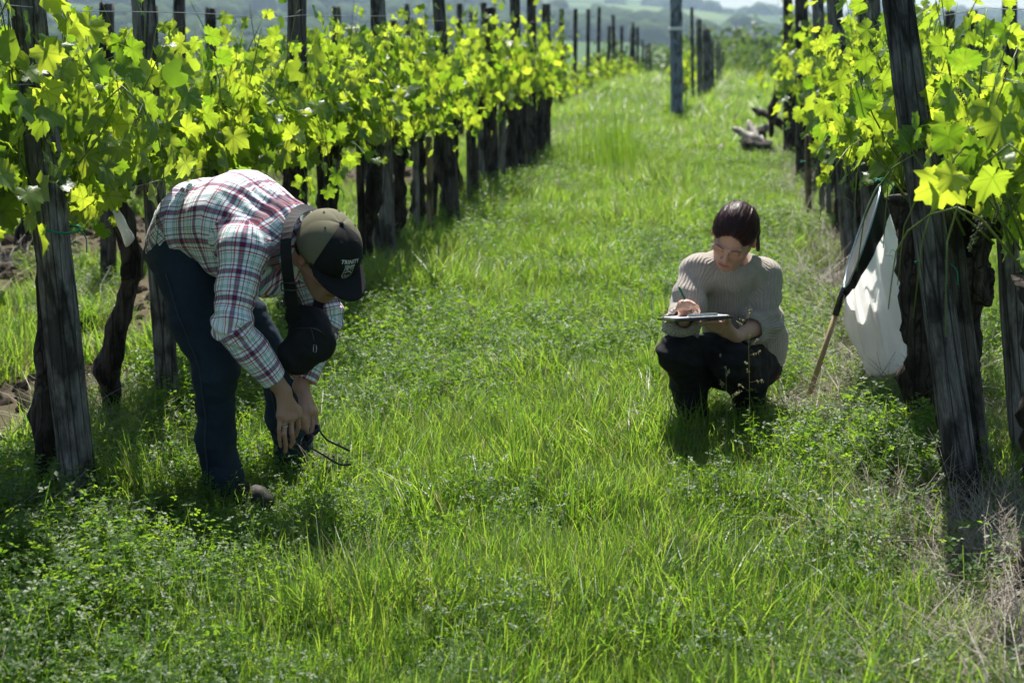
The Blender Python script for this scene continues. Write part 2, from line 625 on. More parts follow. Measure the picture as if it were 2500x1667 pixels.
def blades(n, rad, h0, h1, w, lean, mat, seed, segs=3):
    g = np.random.default_rng(seed)
    Vs, Fs, T = [], [], []
    for k in range(n):
        a, r = g.uniform(0, 2 * np.pi), rad * math.sqrt(g.uniform())
        bx, by = r * math.cos(a), r * math.sin(a)
        h = g.uniform(h0, h1) * (0.55 + 0.45 * g.uniform())
        th = g.uniform(0, 2 * np.pi)
        ln = g.uniform(0.1, 1.0) * lean
        dx, dy = math.cos(th), math.sin(th)
        ph = th + np.pi / 2 + g.normal(0, .4)
        sx, sy = math.cos(ph), math.sin(ph)
        ww = w * g.uniform(0.6, 1.3)
        b0 = len(Vs)
        for s in range(segs + 1):
            t = s / segs
            off = ln * h * t ** 1.9
            z = h * (t - 0.33 * ln * t * t)
            wd = ww * (1 - t ** 1.6) + 0.0003
            if s == segs:
                Vs.append((bx + dx * off, by + dy * off, z))
            else:
                Vs.append((bx + dx * off - sx * wd, by + dy * off - sy * wd, z))
                Vs.append((bx + dx * off + sx * wd, by + dy * off + sy * wd, z))
        for s in range(segs - 1):
            Fs.append((b0 + 2 * s, b0 + 2 * s + 1, b0 + 2 * s + 3, b0 + 2 * s + 2))
        Fs.append((b0 + 2 * segs - 2, b0 + 2 * segs - 1, b0 + 2 * segs))
        T += [g.uniform()] * (len(Vs) - b0)
    me = mesh_np('blades', np.array(Vs), Fs, mat)
    add_attr(me, 'tint', np.array(T))
    return src(me)


def leafy_clump(stems, rad, h0, h1, leaf, mat, seed):
    """stems with many small trifoliate leaves (lucerne, clover)"""
    g = np.random.default_rng(seed)
    Vs, Fs, T = [], [], []
    for k in range(stems):
        a, r = g.uniform(0, 2 * np.pi), rad * math.sqrt(g.uniform())
        b = np.array((r * math.cos(a), r * math.sin(a), 0))
        h = g.uniform(h0, h1)
        d = np.array((g.normal(0, .35), g.normal(0, .35), 1.0)); d /= np.linalg.norm(d)
        tint = g.uniform()
        i0 = len(Vs)
        s = np.cross(d, (g.normal(), g.normal(), .1)); s /= np.linalg.norm(s)
        for p, wd in ((b, .0014), (b + d * h, .0007)):
            Vs.append(p - s * wd); Vs.append(p + s * wd)
        Fs.append((i0, i0 + 1, i0 + 3, i0 + 2))
        nl = int(h / 0.020)
        for q in range(nl):
            c = b + d * h * (0.25 + 0.75 * (q + 1) / nl)
            th = g.uniform(0, 2 * np.pi)
            out = np.array((math.cos(th), math.sin(th), g.uniform(-.1, .7)))
            out /= np.linalg.norm(out)
            c = c + out * g.uniform(.006, .022)
            up = np.array((g.normal(0, .45), g.normal(0, .45), 1)); up /= np.linalg.norm(up)
            for m in range(3):
                an = (m - 1) * 1.35
                e = out * math.cos(an) + np.cross(up, out) * math.sin(an)
                e -= up * np.dot(e, up) * .6
                e /= np.linalg.norm(e)
                f = np.cross(up, e)
                L = leaf * g.uniform(.7, 1.25)
                j = len(Vs)
                Vs += [c + e * .002, c + e * L * .55 + f * L * .30 + up * L * .08, c + e * L, c + e * L * .55 - f * L * .30 + up * L * .08]
                Fs += [(j, j + 1, j + 2), (j, j + 2, j + 3)]
        T += [tint] * (len(Vs) - i0)
    me = mesh_np('leafy', np.array(Vs), Fs, mat)
    add_attr(me, 'tint', np.array(T))
    return src(me)


def straw_clump(n, rad, l0, l1, w, mat, seed, up=0.25):
    g = np.random.default_rng(seed)
    Vs, Fs, T = [], [], []
    for k in range(n):
        a, r = g.uniform(0, 2 * np.pi), rad * math.sqrt(g.uniform())
        p = np.array((r * math.cos(a), r * math.sin(a), g.uniform(0, .04)))
        th = g.uniform(0, 2 * np.pi)
        d = np.array((math.cos(th), math.sin(th), abs(g.normal(0, up)))); d /= np.linalg.norm(d)
        L = g.uniform(l0, l1)
        s = np.cross(d, (0.1, 0.2, 1)); s /= np.linalg.norm(s)
        i0 = len(Vs)
        bend = np.array((g.normal(0, .15), g.normal(0, .15), -0.12))
        for t in (0, .5, 1):
            c = p + d * L * t + bend * L * t * t
            wd = w * (1.1 - .7 * t)
            Vs.append(c - s * wd); Vs.append(c + s * wd)
        Fs += [(i0, i0 + 1, i0 + 3, i0 + 2), (i0 + 2, i0 + 3, i0 + 5, i0 + 4)]
        T += [g.uniform()] * 6
    me = mesh_np('straw', np.array(Vs), Fs, mat)
    add_attr(me, 'tint', np.array(T))
    return src(me)


# ------------------------------------------------------------------ ground cover
zones = [(3.3, 7.2, 23, 1.0), (7.2, 12, 17, 1.1), (12, 20, 9.5, 1.35), (20, 36, 4.2, 1.9), (36, 62, 1.7, 3.0)]
PW, PS = [], []
for d0, d1, dens, s in zones:
    hw = lambda d: 0.36 * d + 0.9
    cs = 1 / math.sqrt(dens)
    w, u = np.meshgrid(np.arange(d0, d1, cs), np.arange(-hw(d1), hw(d1), cs))
    w, u = w.ravel(), u.ravel()
    w = w + rng.uniform(-.48, .48, len(w)) * cs; u = u + rng.uniform(-.48, .48, len(u)) * cs
    ok = np.abs(u) < hw(w)
    w, u = w[ok], u[ok]
    n = len(w)
    PW.append(np.stack([u * cY - w * sY, u * sY + w * cY], 1))
    PS.append(np.full(n, s))
PW = np.concatenate(PW); PS = np.concatenate(PS)
gz = height(PW[:, 0], PW[:, 1])
X, Yw = PW[:, 0], PW[:, 1]
P3 = np.stack([X, Yw, np.zeros(len(X))], 1)
nzc = fbm(P3, 0.85, 40, 3)
trod = np.zeros(len(X))                     # pressed down where the two people stand
for px_, D_, s_ in ((560, 5.30, .28), (610, 5.15, .25), (1985, 6.6, .3)):
    q_ = to_world((Q(px_, 1000, D_)[0], D_, 0))
    trod = np.maximum(trod, np.exp(-((X - q_.x) ** 2 + (Yw - q_.y) ** 2) / s_ ** 2))
nz2 = fbm(P3, 2.6, 50, 2)
# leafy ground cover along both row feet and in drifts; grass in the middle
edge = np.exp(-((X - ROW_L - .5) / 0.55) ** 2) + 0.9 * np.exp(-((X - ROW_R + .55) / 0.45) ** 2)
cl_p = np.clip(0.22 + 0.75 * nzc + 0.55 * edge - 0.5 * sstep(14, 22, Yw) - .2 * np.exp(-((Yw - 4.3) / .75) ** 2) * sstep(-1.9, -1.3, X) * sstep(.6, .2, X), 0, 1)
soil = sstep(ROW_L - 0.05, ROW_L - 0.4, X) * sstep(-6.6, -4.8, X) * (Yw < 24)
foot = np.exp(-((X - ROW_R - .02) / 0.36) ** 2) * (Yw < 26)
keep = 1 - soil * np.where(nz2 < 0.3, .93, .5) - 0.93 * foot * np.where(nz2 < .45, 1, .4)
keep *= 1 - 0.6 * np.exp(-((X - ROW_L) / 0.16) ** 2) * (Yw < 26)
keep *= 1 - 0.75 * np.exp(-((Yw - 25.3) / 0.5) ** 2)
rr = rng.uniform(size=len(X))
k1 = rr < keep
is_cl = rng.uniform(size=len(X)) < cl_p


def rnd_rot(n, tilt=0.12):
    return np.stack([rng.normal(0, tilt, n), rng.normal(0, tilt, n), rng.uniform(0, 6.283, n)], 1)


grass_src = [blades(620, .2, .10, .25, .0019, .9, MAT['grass'], 100 + k) for k in range(6)] + \
            [blades(420, .17, .18, .36, .0021, .75, MAT['grass'], 130 + k) for k in range(3)]
clover_src = [leafy_clump(105, .19, .07, .17, .013, MAT['clover'], 200 + k) for k in range(6)]
tall_mask = (nz2 > 0.1)
m = k1 & ~is_cl
n = m.sum()
sv = PS[m] * rng.uniform(.7, 1.2, n) * (1 + 0.42 * nz2[m])
sv *= 1 + 0.5 * sstep(22, 30, Yw[m])
sv *= 1 - .36 * trod[m]
idx = np.where((rng.uniform(size=n) < 0.22) & tall_mask[m], rng.integers(6, 9, n), rng.integers(0, 6, n))
scatter('grass', np.stack([X[m], Yw[m], gz[m]], 1), rnd_rot(n), np.stack([sv, sv, np.minimum(sv, .75 + .25 * sv)], 1), idx, grass_src,
        'fine bright green grass carpeting the aisle between the vines', 'grass')
m = k1 & is_cl & (Yw < 40)
n = m.sum()
sv = PS[m] * rng.uniform(.7, 1.25, n)
sv *= 1 + .45 * np.exp(-((X[m] - ROW_L - .15) / .25) ** 2) * (Yw[m] < 9) * (nz2[m] > -.3) + .45 * np.exp(-((X[m] - ROW_R + .3) / .2) ** 2) * (Yw[m] < 6.2)
sv *= 1 - .5 * trod[m]
scatter('clover', np.stack([X[m], Yw[m], gz[m]], 1), rnd_rot(n), np.stack([sv, sv, sv], 1), rng.integers(0, 6, n), clover_src,
        'low leafy green clover growing in drifts through the grass', 'ground cover')
# a thin under-layer of grass among the clover
m = k1 & is_cl & (rng.uniform(size=len(X)) < 0.3)
n = m.sum()
sv = PS[m] * rng.uniform(.6, 1.0, n)
scatter('sparse_grass', np.stack([X[m], Yw[m], gz[m]], 1), rnd_rot(n), np.stack([sv, sv, sv], 1), rng.integers(0, 6, n),
        [blades(190, .2, .10, .24, .0018, .8, MAT['grass'], 160 + k) for k in range(6)], 'scattered thin grass blades poking through the clover', 'grass')
# dry stuff at the feet of the rows and on the bare soil
straw_src = [straw_clump(260, .22, .10, .40, .0017, MAT['straw'], 300 + k, .42) for k in range(5)]
dp = np.clip(0.6 * foot + 0.03 * soil + 0.10 * np.exp(-((X - ROW_L) / .2) ** 2), 0, 1)
dp *= np.where(Yw < 14, 1, .6) * (Yw < 26)
m = rng.uniform(size=len(X)) < np.clip(dp * 1.5, 0, 1)
n = m.sum()
sv = np.minimum(PS[m], 1.3) * rng.uniform(.6, 1.2, n)
scatter('dry_grass', np.stack([X[m], Yw[m], gz[m]], 1), rnd_rot(n), np.stack([sv, sv, sv], 1), rng.integers(0, 5, n), straw_src,
        'grey dead straw and twigs matted at the foot of the vines', 'dry grass')
# soil clods on the dug strip left of the row
def clod(seed):
    bm = bmesh.new()
    bmesh.ops.create_icosphere(bm, subdivisions=2, radius=1.0)
    V = np.array([v.co[:] for v in bm.verts])
    d = 1 + .35 * fbm(V, 1.3, seed, 3)
    for v, s in zip(bm.verts, d): v.co *= s
    t_ = bpy.data.meshes.new('clod')
    bm.to_mesh(t_); bm.free()
    t_.materials.append(MAT['soil'])
    return src(t_)


MAT['soil'] = simple('soil_clod', (0.065, 0.05, 0.037), 0.95, 0.1, (60, .9, .01), .5)
n = 2600
w = rng.uniform(5.0, 20, n); cx = rng.uniform(-6.2, ROW_L - .15, n)
gzz = height(cx, w)
sv = np.abs(rng.normal(0.012, .016, n)) + .006
scatter('soil_clods', np.stack([cx, w, gzz], 1), rng.uniform(0, 6.28, (n, 3)), np.stack([sv * 1.3, sv, sv * .8], 1), rng.integers(0, 4, n),
        [clod(k) for k in range(4)], 'brown crumbly soil clods on the dug strip left of the vines', 'soil')
# tall weeds in the aisle end
n = 11
tw = np.stack([rng.normal(-1.40, .22, n), rng.normal(18.5, .7, n)], 1)
tw2 = np.stack([rng.uniform(-6, 3, 160), rng.uniform(26.5, 34, 160)], 1)
tw = np.concatenate([tw, tw2]); n = len(tw)
sv = rng.uniform(1.5, 2.7, n); sv[11:] *= .55
scatter('tall_grass', np.stack([tw[:, 0], tw[:, 1], height(tw[:, 0], tw[:, 1])], 1), rnd_rot(n, .06), np.stack([sv * .8, sv * .8, sv * 1.1], 1), rng.integers(0, 3, n),
        [blades(26, .16, .25, .5, .0026, .3, MAT['clover'], 340 + k) for k in range(3)], 'tall dark weeds standing at the far end of the aisle', 'grass')

# leafy weeds crowding the foot of the near posts
wp = []
for x0_, x1_, y0_, y1_, n_ in ((2090, 2290, 1040, 1250, 24), (-40, 300, 1240, 1640, 30), (380, 520, 960, 1060, 12)):
    for k in range(n_):
        q_ = ground_w(rng.uniform(x0_, x1_), rng.uniform(y0_, y1_))
        wp.append((q_.x, q_.y))
wp = np.array(wp); n = len(wp)
sv = rng.uniform(.5, .95, n)
scatter('leafy_weeds', np.stack([wp[:, 0], wp[:, 1], height(wp[:, 0], wp[:, 1])], 1), rnd_rot(n), np.stack([sv, sv, sv], 1), rng.integers(0, 5, n),
        [leafy_clump(34, .13, .10, .28, .024, MAT['clover'], 240 + k) for k in range(5)], 'bushy dark green weeds crowding the foot of the near posts', 'weeds')

# ------------------------------------------------------------------ flowering grass stalks
def grass_stalk(px, py_top, py_bot, D, label, seed, head=0.3):
    g = np.random.default_rng(seed)
    top, b = Q(px, py_top, D), Q(px + g.normal(0, 6), py_bot, D)
    b[2] = 0
    base = to_world(b)
    base.z = hz(base.x, base.y)
    o = empty('grass_stalk', base)
    T = to_world(top) - base
    path = spline([(0, 0, 0), (T.x * .3 + .005, T.y * .3, T.z * .45), tuple(T)], 9)
    obj('stem', mesh_np('stem', *tube(path, np.linspace(.0013, .0006, 9), 4), MAT['panicle']), o)
    Vs, Fs = [], []
    L = T.z
    for k in range(11):
        t = 1 - head * (k / 10) ** 1.2
        i = min(int(t * 8), 7)
        c = path[i] + (path[i + 1] - path[i]) * (t * 8 - i)
        th = g.uniform(0, 6.28)
        ln = (.012 + .045 * math.sin(min(1, k / 7) * 2.2)) * g.uniform(.6, 1.2)
        d = np.array((math.cos(th), math.sin(th), g.uniform(.2, .7)))
        e = c + d * ln
        V, F = tube(np.array([c, (c + e) / 2 + (0, 0, .003), e]), .0004, 3)
        off = len(Vs); Vs += list(V); Fs += [tuple(q + off for q in f) for f in F]
        for s in range(7):
            q = c + d * ln * g.uniform(.45, 1.08) + g.normal(0, .003, 3)
            a = g.normal(0, 1, 3); a /= np.linalg.norm(a); bb = np.cross(a, (0, 0, 1)); bb /= np.linalg.norm(bb) + 1e-9
            z = np.array((0, 0, 1.0)); j = len(Vs); r = .0032
            Vs += [q + z * r * 1.5, q + a * r * .7, q + bb * r * .7, q - a * r * .7, q - bb * r * .7, q - z * r * 1.5]
            Fs += [(j, j + 1, j + 2), (j, j + 2, j + 3), (j, j + 3, j + 4), (j, j + 4, j + 1), (j + 5, j + 2, j + 1), (j + 5, j + 3, j + 2), (j + 5, j + 4, j + 3), (j + 5, j + 1, j + 4)]
    obj('panicle', mesh_np('panicle', np.array(Vs), Fs, MAT['panicle']), o)
    tag(o, label, 'grass stalk', 'flowering grass stalks')


grass_stalk(1826, 762, 1030, 5.75, 'taller flowering grass stalk in front of the crouching person', 1, .42)
grass_stalk(1772, 900, 1040, 5.8, 'short flowering grass stalk in front of the crouching person\'s shins', 2, .55)
grass_stalk(1168, 690, 950, 7.0, 'faint flowering grass stalk in mid aisle, taller of a close pair', 3, .5)
grass_stalk(1145, 735, 960, 7.1, 'faint flowering grass stalk in mid aisle, shorter of a close pair', 4, .5)
grass_stalk(1078, 860, 1060, 6.2, 'thin flowering grass stalk right of the bag, low in the clover', 5, .4)
grass_stalk(1205, 470, 590, 11.5, 'dry flowering grass stalk beside the vine trunks at mid distance', 6, .5)

# ------------------------------------------------------------------ vines
def leaf_mesh(seed, size=1.0, n_out=36, cheap=False):
    g = np.random.default_rng(seed)
    ca = np.array([0, 14, 27, 40, 54, 68, 80, 95, 110, 126, 142, 160, 174])
    cr = np.array([1.0, .88, .73, .86, .95, .82, .67, .78, .85, .73, .60, .48, .16])
    n = 12 if cheap else n_out
    a = np.linspace(-174, 174, n)
    r = np.interp(np.abs(a), ca, cr) * (1 + g.normal(0, .05, n))
    if not cheap: r *= 1 + .085 * np.where(np.arange(n) % 2 == 0, 1, -1)
    ar = np.radians(a)
    ox, oy = np.sin(ar) * r, np.cos(ar) * r
    fold, cup, wav = g.uniform(.15, .8), g.uniform(-.7, .35), g.uniform(0, 6.28)

    def zz(x, y):
        rr_ = np.hypot(x, y)
        return fold * np.abs(x) * .55 - .28 * np.maximum(y, 0) ** 2 * (0.6 + g.uniform(0, .0)) + cup * rr_ ** 2 * .35 + .11 * np.sin(5 * np.arctan2(x, y) + wav) * rr_

    V = [(0, 0, 0)]
    vein = [1.0]
    if cheap:
        V += list(zip(ox, oy, zz(ox, oy)))
        F = [(0, i, i + 1) for i in range(1, n)]
        vein += [0] * n
    else:
        va = np.radians([-110, -82, -54, -27, 0, 27, 54, 82, 110, 150, -150])
        mi = np.linspace(-168, 168, 13)
        mr = np.interp(np.abs(mi), ca, cr) * .55
        mx_, my_ = np.sin(np.radians(mi)) * mr, np.cos(np.radians(mi)) * mr
        V += list(zip(mx_, my_, zz(mx_, my_) + .035 * np.where(np.arange(13) % 2 == 0, 1, -1)))
        vein += [1.0 if min(abs(q - w_) for w_ in (0, 56, 112, -56, -112)) < 12 else 0 for q in mi]
        V += list(zip(ox, oy, zz(ox, oy)))
        vein += [1.0 if min(abs(q - w_) for w_ in (0, 54, 110, -54, -110)) < 7 else 0 for q in a]
        F = [(0, i, i + 1) for i in range(1, 13)]
        o0 = 14
        for i in range(n - 1):
            m0 = 1 + int(round(i / (n - 1) * 12)); m1 = 1 + int(round((i + 1) / (n - 1) * 12))
            F.append((o0 + i, o0 + i + 1, m1) if m0 == m1 else (o0 + i, o0 + i + 1, m1, m0))
    V = np.array(V) * .062 * size
    return V, F, np.array(vein)


LEAVES = []
for k in range(14):
    V, F, ve = leaf_mesh(500 + k)
    # petiole: a thin strip that reaches back from the blade's foot
    i0 = len(V)
    V = np.vstack([V, [(-.0012, 0, 0), (.0012, 0, 0), (.001, -.05, -.02), (-.001, -.05, -.02)]])
    F = F + [(i0, i0 + 1, i0 + 2, i0 + 3)]
    me = mesh_np('leaf', V, F, MAT['leaf'])
    add_attr(me, 'vein', np.concatenate([ve, np.ones(4)]))
    LEAVES.append(me)
CHEAP = [leaf_mesh(560 + k, cheap=True)[:2] for k in range(10)]


def cluster_mesh(seed):
    """young flower cluster: a stalk set with small buds"""
    g = np.random.default_rng(seed)
    Vs, Fs = [], []
    for k in range(54):
        t = g.uniform() ** .8
        r = .016 * (1 - .75 * t) * g.uniform(.3, 1)
        a = g.uniform(0, 6.28)
        c = np.array((math.cos(a) * r, math.sin(a) * r, -.02 - .085 * t))
        q = g.uniform(.0024, .0038)
        j = len(Vs)
        for d in ((1, 0, 0), (0, 1, 0), (-1, 0, 0), (0, -1, 0), (0, 0, 1), (0, 0, -1)): Vs.append(c + q * np.array(d))
        for u_, v_ in ((0, 1), (1, 2), (2, 3), (3, 0)): Fs += [(j + u_, j + v_, j + 4), (j + v_, j + u_, j + 5)]
    V2, F2 = tube(np.array([(0, 0, .01), (.002, 0, -.04), (0, .002, -.1)]), [.0016, .0013, .0007], 4)
    V_, F_ = join([(np.array(Vs), Fs), (V2, F2)])
    return mesh_np('flower_cluster', V_, F_, MAT['bud'])


def tendril_mesh(seed):
    g = np.random.default_rng(seed)
    t = np.linspace(0, 1, 22)
    a = 9 * t ** 2.2
    P = np.stack([.10 * t + .014 * t * np.cos(a), .014 * t * np.sin(a), .09 * t - .10 * t ** 2], 1)
    return mesh_np('tendril', *tube(P, np.linspace(.0012, .0006, 22), 4), MAT['shoot'])


MAT['bud'] = simple('flower_bud', (.055, .085, .02), .6, .3, None, .3)
CLUSTERS = [cluster_mesh(k) for k in range(4)]
TENDRILS = [tendril_mesh(k) for k in range(3)]


def leaf_matrix(p, g, side, s):
    """blade hangs with its face outward/upward"""
    out = np.array((side * .8 + g.normal(0, .6), g.normal(0, .8), g.uniform(-.3, 1.0)))
    nrm = out / np.linalg.norm(out)
    tip = np.array((side * .5 + g.normal(0, .5), g.normal(0, .6), -1.0 + g.uniform(0, .9)))
    tip = tip - nrm * np.dot(tip, nrm)
    tip /= np.linalg.norm(tip) + 1e-9
    x = np.cross(tip, nrm)
    m = np.eye(4)
    m[:3, 0], m[:3, 1], m[:3, 2] = x * s, tip * s, nrm * s
    m[:3, 3] = p + tip * .035
    return m


def gnarly(path, r0, r1, n, seed, seg=9, knob=None):
    P = spline(path, n)
    t = np.linspace(0, 1, n)
    r = r0 + (r1 - r0) * t
    r = r * (1 + .16 * np.sin(t * 19 + seed) + .1 * np.sin(t * 41 + 2 * seed))
    if knob: r = r + knob * np.exp(-((t - .93) / .1) ** 2)
    return tube(P, r, seg, .42, seed)


def vine(X, Y, seed, label, group, detail, top=1.72, zc=1.0, dens=1.0, trunk_r=.042, lean=None, zone=None, row_half=.5):
    """detail 2: leaves are objects; 1: leaves joined; 0: sparse far"""
    g = np.random.default_rng(seed)
    z0 = hz(X, Y)
    o = empty('grapevine', (X, Y, z0))
    zc = zc + g.normal(0, .03)
    l = lean if lean is not None else (g.normal(0, .06), g.normal(0, .09))
    path = [(l[0], l[1], -.05), (l[0] * .8 + g.normal(0, .03), l[1] * .8 + g.normal(0, .04), zc * .3),
            (g.normal(0, .03), g.normal(0, .04), zc * .65), (0, 0, zc * .93), (0, g.normal(0, .04), zc)]
    parts = [gnarly(path, trunk_r * 1.35, trunk_r, 44 if detail == 2 else 20, seed, 18 if detail == 2 else 7, trunk_r * .9)]
    obj('trunk', mesh_np('trunk', *join(parts), MAT['bark']), o)
    arms = []
    for sgn in (-1, 1):
        e = np.array((g.normal(0, .04), sgn * (row_half - .04), zc + g.normal(.04, .02)))
        ap = [(0, 0, zc * .95), (g.normal(0, .02), sgn * .18, zc + .02), tuple(e)]
        obj('cordon', mesh_np('cordon', *gnarly(ap, trunk_r * .62, trunk_r * .3, 12, seed + sgn, 7), MAT['bark']), o)
        arms.append(ap)
    shoots, leaves = [], []
    ns = int({2: 19, 1: 15, 0: 9}[detail] * dens)
    for k in range(ns):
        y0 = (k + .5) / ns * 2 * row_half - row_half + g.normal(0, .03)
        b = np.array((g.normal(0, .05), y0, zc + g.uniform(-.02, .06)))
        h = g.uniform(.4, 1.0) * (top - zc) + (g.uniform(.1, .28) if g.uniform() < .2 else 0)
        side = g.choice((-1, 1))
        e = b + np.array((g.normal(0, .14) + side * .05, g.normal(0, .12), h))
        mid = (b + e) / 2 + np.array((g.normal(0, .05), g.normal(0, .04), 0))
        path = spline([b, mid, e], 9)
        if k % 4 == 1:      # some shoots arch over and hang
            path = spline([b, b + np.array((side * .16, g.normal(0, .05), h * .55)), b + np.array((side * .30, g.normal(0, .1), h * .25)), b + np.array((side * .33, g.normal(0, .1), -.12))], 9)
        shoots.append(tube(path, np.linspace(.0042, .0016, 9), 5))
        nl = int({2: 17, 1: 14, 0: 9}[detail])
        for q in range(nl):
            t = (q + g.uniform(0, .8)) / nl
            i = min(int(t * 8), 7)
            p = path[i] + (path[i + 1] - path[i]) * (t * 8 - i)
            s = g.uniform(.55, 1.0) ** .8 * 1.28 * (1.0 if t < .75 else 1.0 - 2.2 * (t - .75))
            sd = 1 if (q + k) % 2 else -1
            p = p + np.array((sd * g.uniform(.01, .17), g.normal(0, .06), g.normal(0, .02)))
            if zone and not zone(p + np.array((X, Y, z0))): continue
            leaves.append(leaf_matrix(p, g, sd * (1 if g.uniform() < .8 else -1), s))
    if detail == 2:
        for V, F in shoots: obj('shoot', mesh_np('shoot', V, F, MAT['shoot']), o)
    else:
        so = obj('shoot', mesh_np('shoot', *join(shoots), MAT['shoot']), o)
        tag(so, kind='stuff')
    if detail == 2:
        for k in range(7):
            V_ = shoots[int(g.integers(len(shoots)))][0]
            p = V_[5 * int(g.integers(1, 6))]
            c_ = obj('flower_cluster', CLUSTERS[k % 4], o, tuple(p), (g.normal(0, .5), g.normal(0, .5), g.uniform(0, 6.28)))
        for k in range(5):
            V_ = shoots[int(g.integers(len(shoots)))][0]
            obj('tendril', TENDRILS[k % 3], o, tuple(V_[5 * int(g.integers(5, 9))]), (g.normal(0, .4), g.normal(0, .4), g.uniform(0, 6.28)))
    if detail == 2:
        order = list(range(len(leaves)))
        for i in order[:300]:
            lo = bpy.data.objects.new('leaf', LEAVES[int(g.integers(len(LEAVES)))])
            COL.objects.link(lo)
            lo.parent = o
            lo.matrix_local = Matrix(leaves[i].tolist())
        rest = [leaves[i] for i in order[300:]]
    else:
        rest = leaves
    if rest:
        Vs, Fs, T, off = [], [], [], 0
        for m in rest:
            V, F = CHEAP[int(g.integers(len(CHEAP)))]
            Vs.append(V @ m[:3, :3].T + m[:3, 3]); Fs += [tuple(i + off for i in f) for f in F]
            off += len(V); T += [g.uniform()] * len(V)
        me = mesh_np('foliage', np.concatenate(Vs), Fs, MAT['leaf_far'])
        add_attr(me, 'tint', np.array(T))
        tag(obj('foliage', me, o), kind='stuff')
    tag(o, label, 'grapevine', group)
    return o


ORD = ['first', 'second', 'third', 'fourth', 'fifth', 'sixth', 'seventh', 'eighth', 'ninth', 'tenth', 'eleventh', 'twelfth', 'thirteenth',
       'fourteenth', 'fifteenth', 'sixteenth', 'seventeenth', 'eighteenth', 'nineteenth', 'twentieth', 'twenty-first', 'twenty-second', 'twenty-third', 'twenty-fourth', 'twenty-fifth']


def post(base, top, wx, wy, label, group, mat='post', cat='post', name='vine_post', square=True, seed=0, twist=0.0):
    """a leaning sawn post from base to top (world points)"""
    base = Vector(base); top = Vector(top)
    g = np.random.default_rng(seed + 900)
    ax = top - base
    L = ax.length
    n = 22
    seg = 16
    V = []
    a = np.linspace(0, 2 * np.pi, seg, endpoint=False) + np.pi / seg
    ph = g.uniform(0, 9)
    for i in range(n + 1):
        t = i / n
        z = -0.08 + t * (L + .08)
        k = 1.04 - .1 * t
        bx_, by_ = .006 * math.sin(3 * t + ph), .006 * math.cos(2.3 * t + ph)
        for q in a:
            c, s = math.cos(q), math.sin(q)
            if square:
                m_ = max(abs(c), abs(s)); rx = min(1.0, 1.0 / m_ * .92) if False else 1.0
                p_ = 5.0
                den = (abs(c) ** p_ + abs(s) ** p_) ** (1 / p_)
                c, s = c / den, s / den
            V.append((c * wx / 2 * k + bx_, s * wy / 2 * k + by_, z))
    V = np.array(V)
    nz = fbm(V * np.array((30, 30, 3.0)), 1.0, seed, 3)
    c0 = V.copy(); c0[:, 2] = 0
    V[:, :2] *= (1 + .055 * nz + .05 * fbm(V * np.array((9, 9, 7.0)), 1.0, seed + 5, 2))[:, None]
    V[-seg:, 2] += g.normal(0, .006, seg)
    F = []
    for i in range(n):
        for j in range(seg):
            k = (j + 1) % seg
            F.append((i * seg + j, i * seg + k, (i + 1) * seg + k, (i + 1) * seg + j))
    F.append(tuple(range(seg - 1, -1, -1))); F.append(tuple(n * seg + j for j in range(seg)))
    me = mesh_np(name, V, F, MAT[mat], True)
    o = obj(name, me)
    o.location = base
    q = ax.to_track_quat('Z', 'Y').to_matrix().to_4x4()
    o.matrix_world = Matrix.Translation(base) @ q @ Matrix.Rotation(twist, 4, 'Z')
    tag(o, label, cat, group)
    return o


MAT['post_mid'] = mat_wood('grey_cracked_wood', (0.03, 0.026, 0.024), (0.13, 0.12, 0.115), (0.30, 0.29, 0.285))
# --- left row
YL = np.arange(4.22, 20.9, .98)
for i, y in enumerate(YL):
    det = 2 if y < 12.5 else 1
    vine(ROW_L + rng.normal(0, .04) - (.05 if i else .0), y + rng.normal(0, .06), 1000 + i,
         'old knotted grapevine in the left row, %s from the camera' % ORD[i], 'grapevines of the left row', det,
         top=float(np.interp(y, [4, 5.5, 6.5, 11, 13, 14.5, 17, 24], [1.82, 1.76, 1.64, 1.60, 1.66, 1.88, 1.78, 1.72])) + rng.uniform(-.05, .07), zc=1.0 if y < 11 else .92, dens=1.05, trunk_r=.043 if i > 3 else .034)
# --- right row
YR = np.arange(4.35, 20.6, 1.0)
for i, y in enumerate(YR):
    det = 2 if y < 11.5 else 1
    vine({1: .83, 2: .74}.get(i, ROW_R + .1 + rng.normal(0, .04)), {1: 5.66, 2: 6.41}.get(i, y + rng.normal(0, .06)), 1100 + i,
         'leafy grapevine in the right row, %s from the camera' % ORD[i], 'grapevines of the right row', det,
         top=1.62 if i < 3 else 1.75, zc=.93, dens=.95 if i > 2 else .85, trunk_r=.05 if i != 2 else .056, lean=(0.0, 0.03) if i in (1, 2) else None,
         zone=lambda p: not (p[2] < 1.22 and p[0] < .84 and 3.0 < p[1] < 7.6))
# --- rows behind
for r_, (xr, nm) in enumerate(((-5.3, 'second row beyond the dug soil on the left'), (-8.4, 'third row far on the left'), (3.9, 'next row past the right row'))):
    ys = np.arange(9 if xr < 0 else 9, 27, 1.3) if r_ != 1 else np.arange(14, 32, 1.5)
    for i, y in enumerate(ys):
        vine(xr + rng.normal(0, .05), y, 1200 + 40 * r_ + i, 'background grapevine, %s along the %s' % (ORD[i], nm), 'grapevines of the %s' % nm, 0, top=1.55, zc=.9, row_half=.66)

# --- posts of the left row
LG, RG = 'posts of the left row', 'posts of the right row'


def pole_px(b, t, D, wx, wy, label, group, seed, mat='post', Dt=None, twist=0.0, name='vine_post', cat='post'):
    bw = W(b[0], b[1], D); bw.z = hz(bw.x, bw.y)
    tw_ = W(t[0], t[1], Dt or D)
    return post(bw, tw_, wx, wy, label, group, mat, cat, name, True, seed, twist)


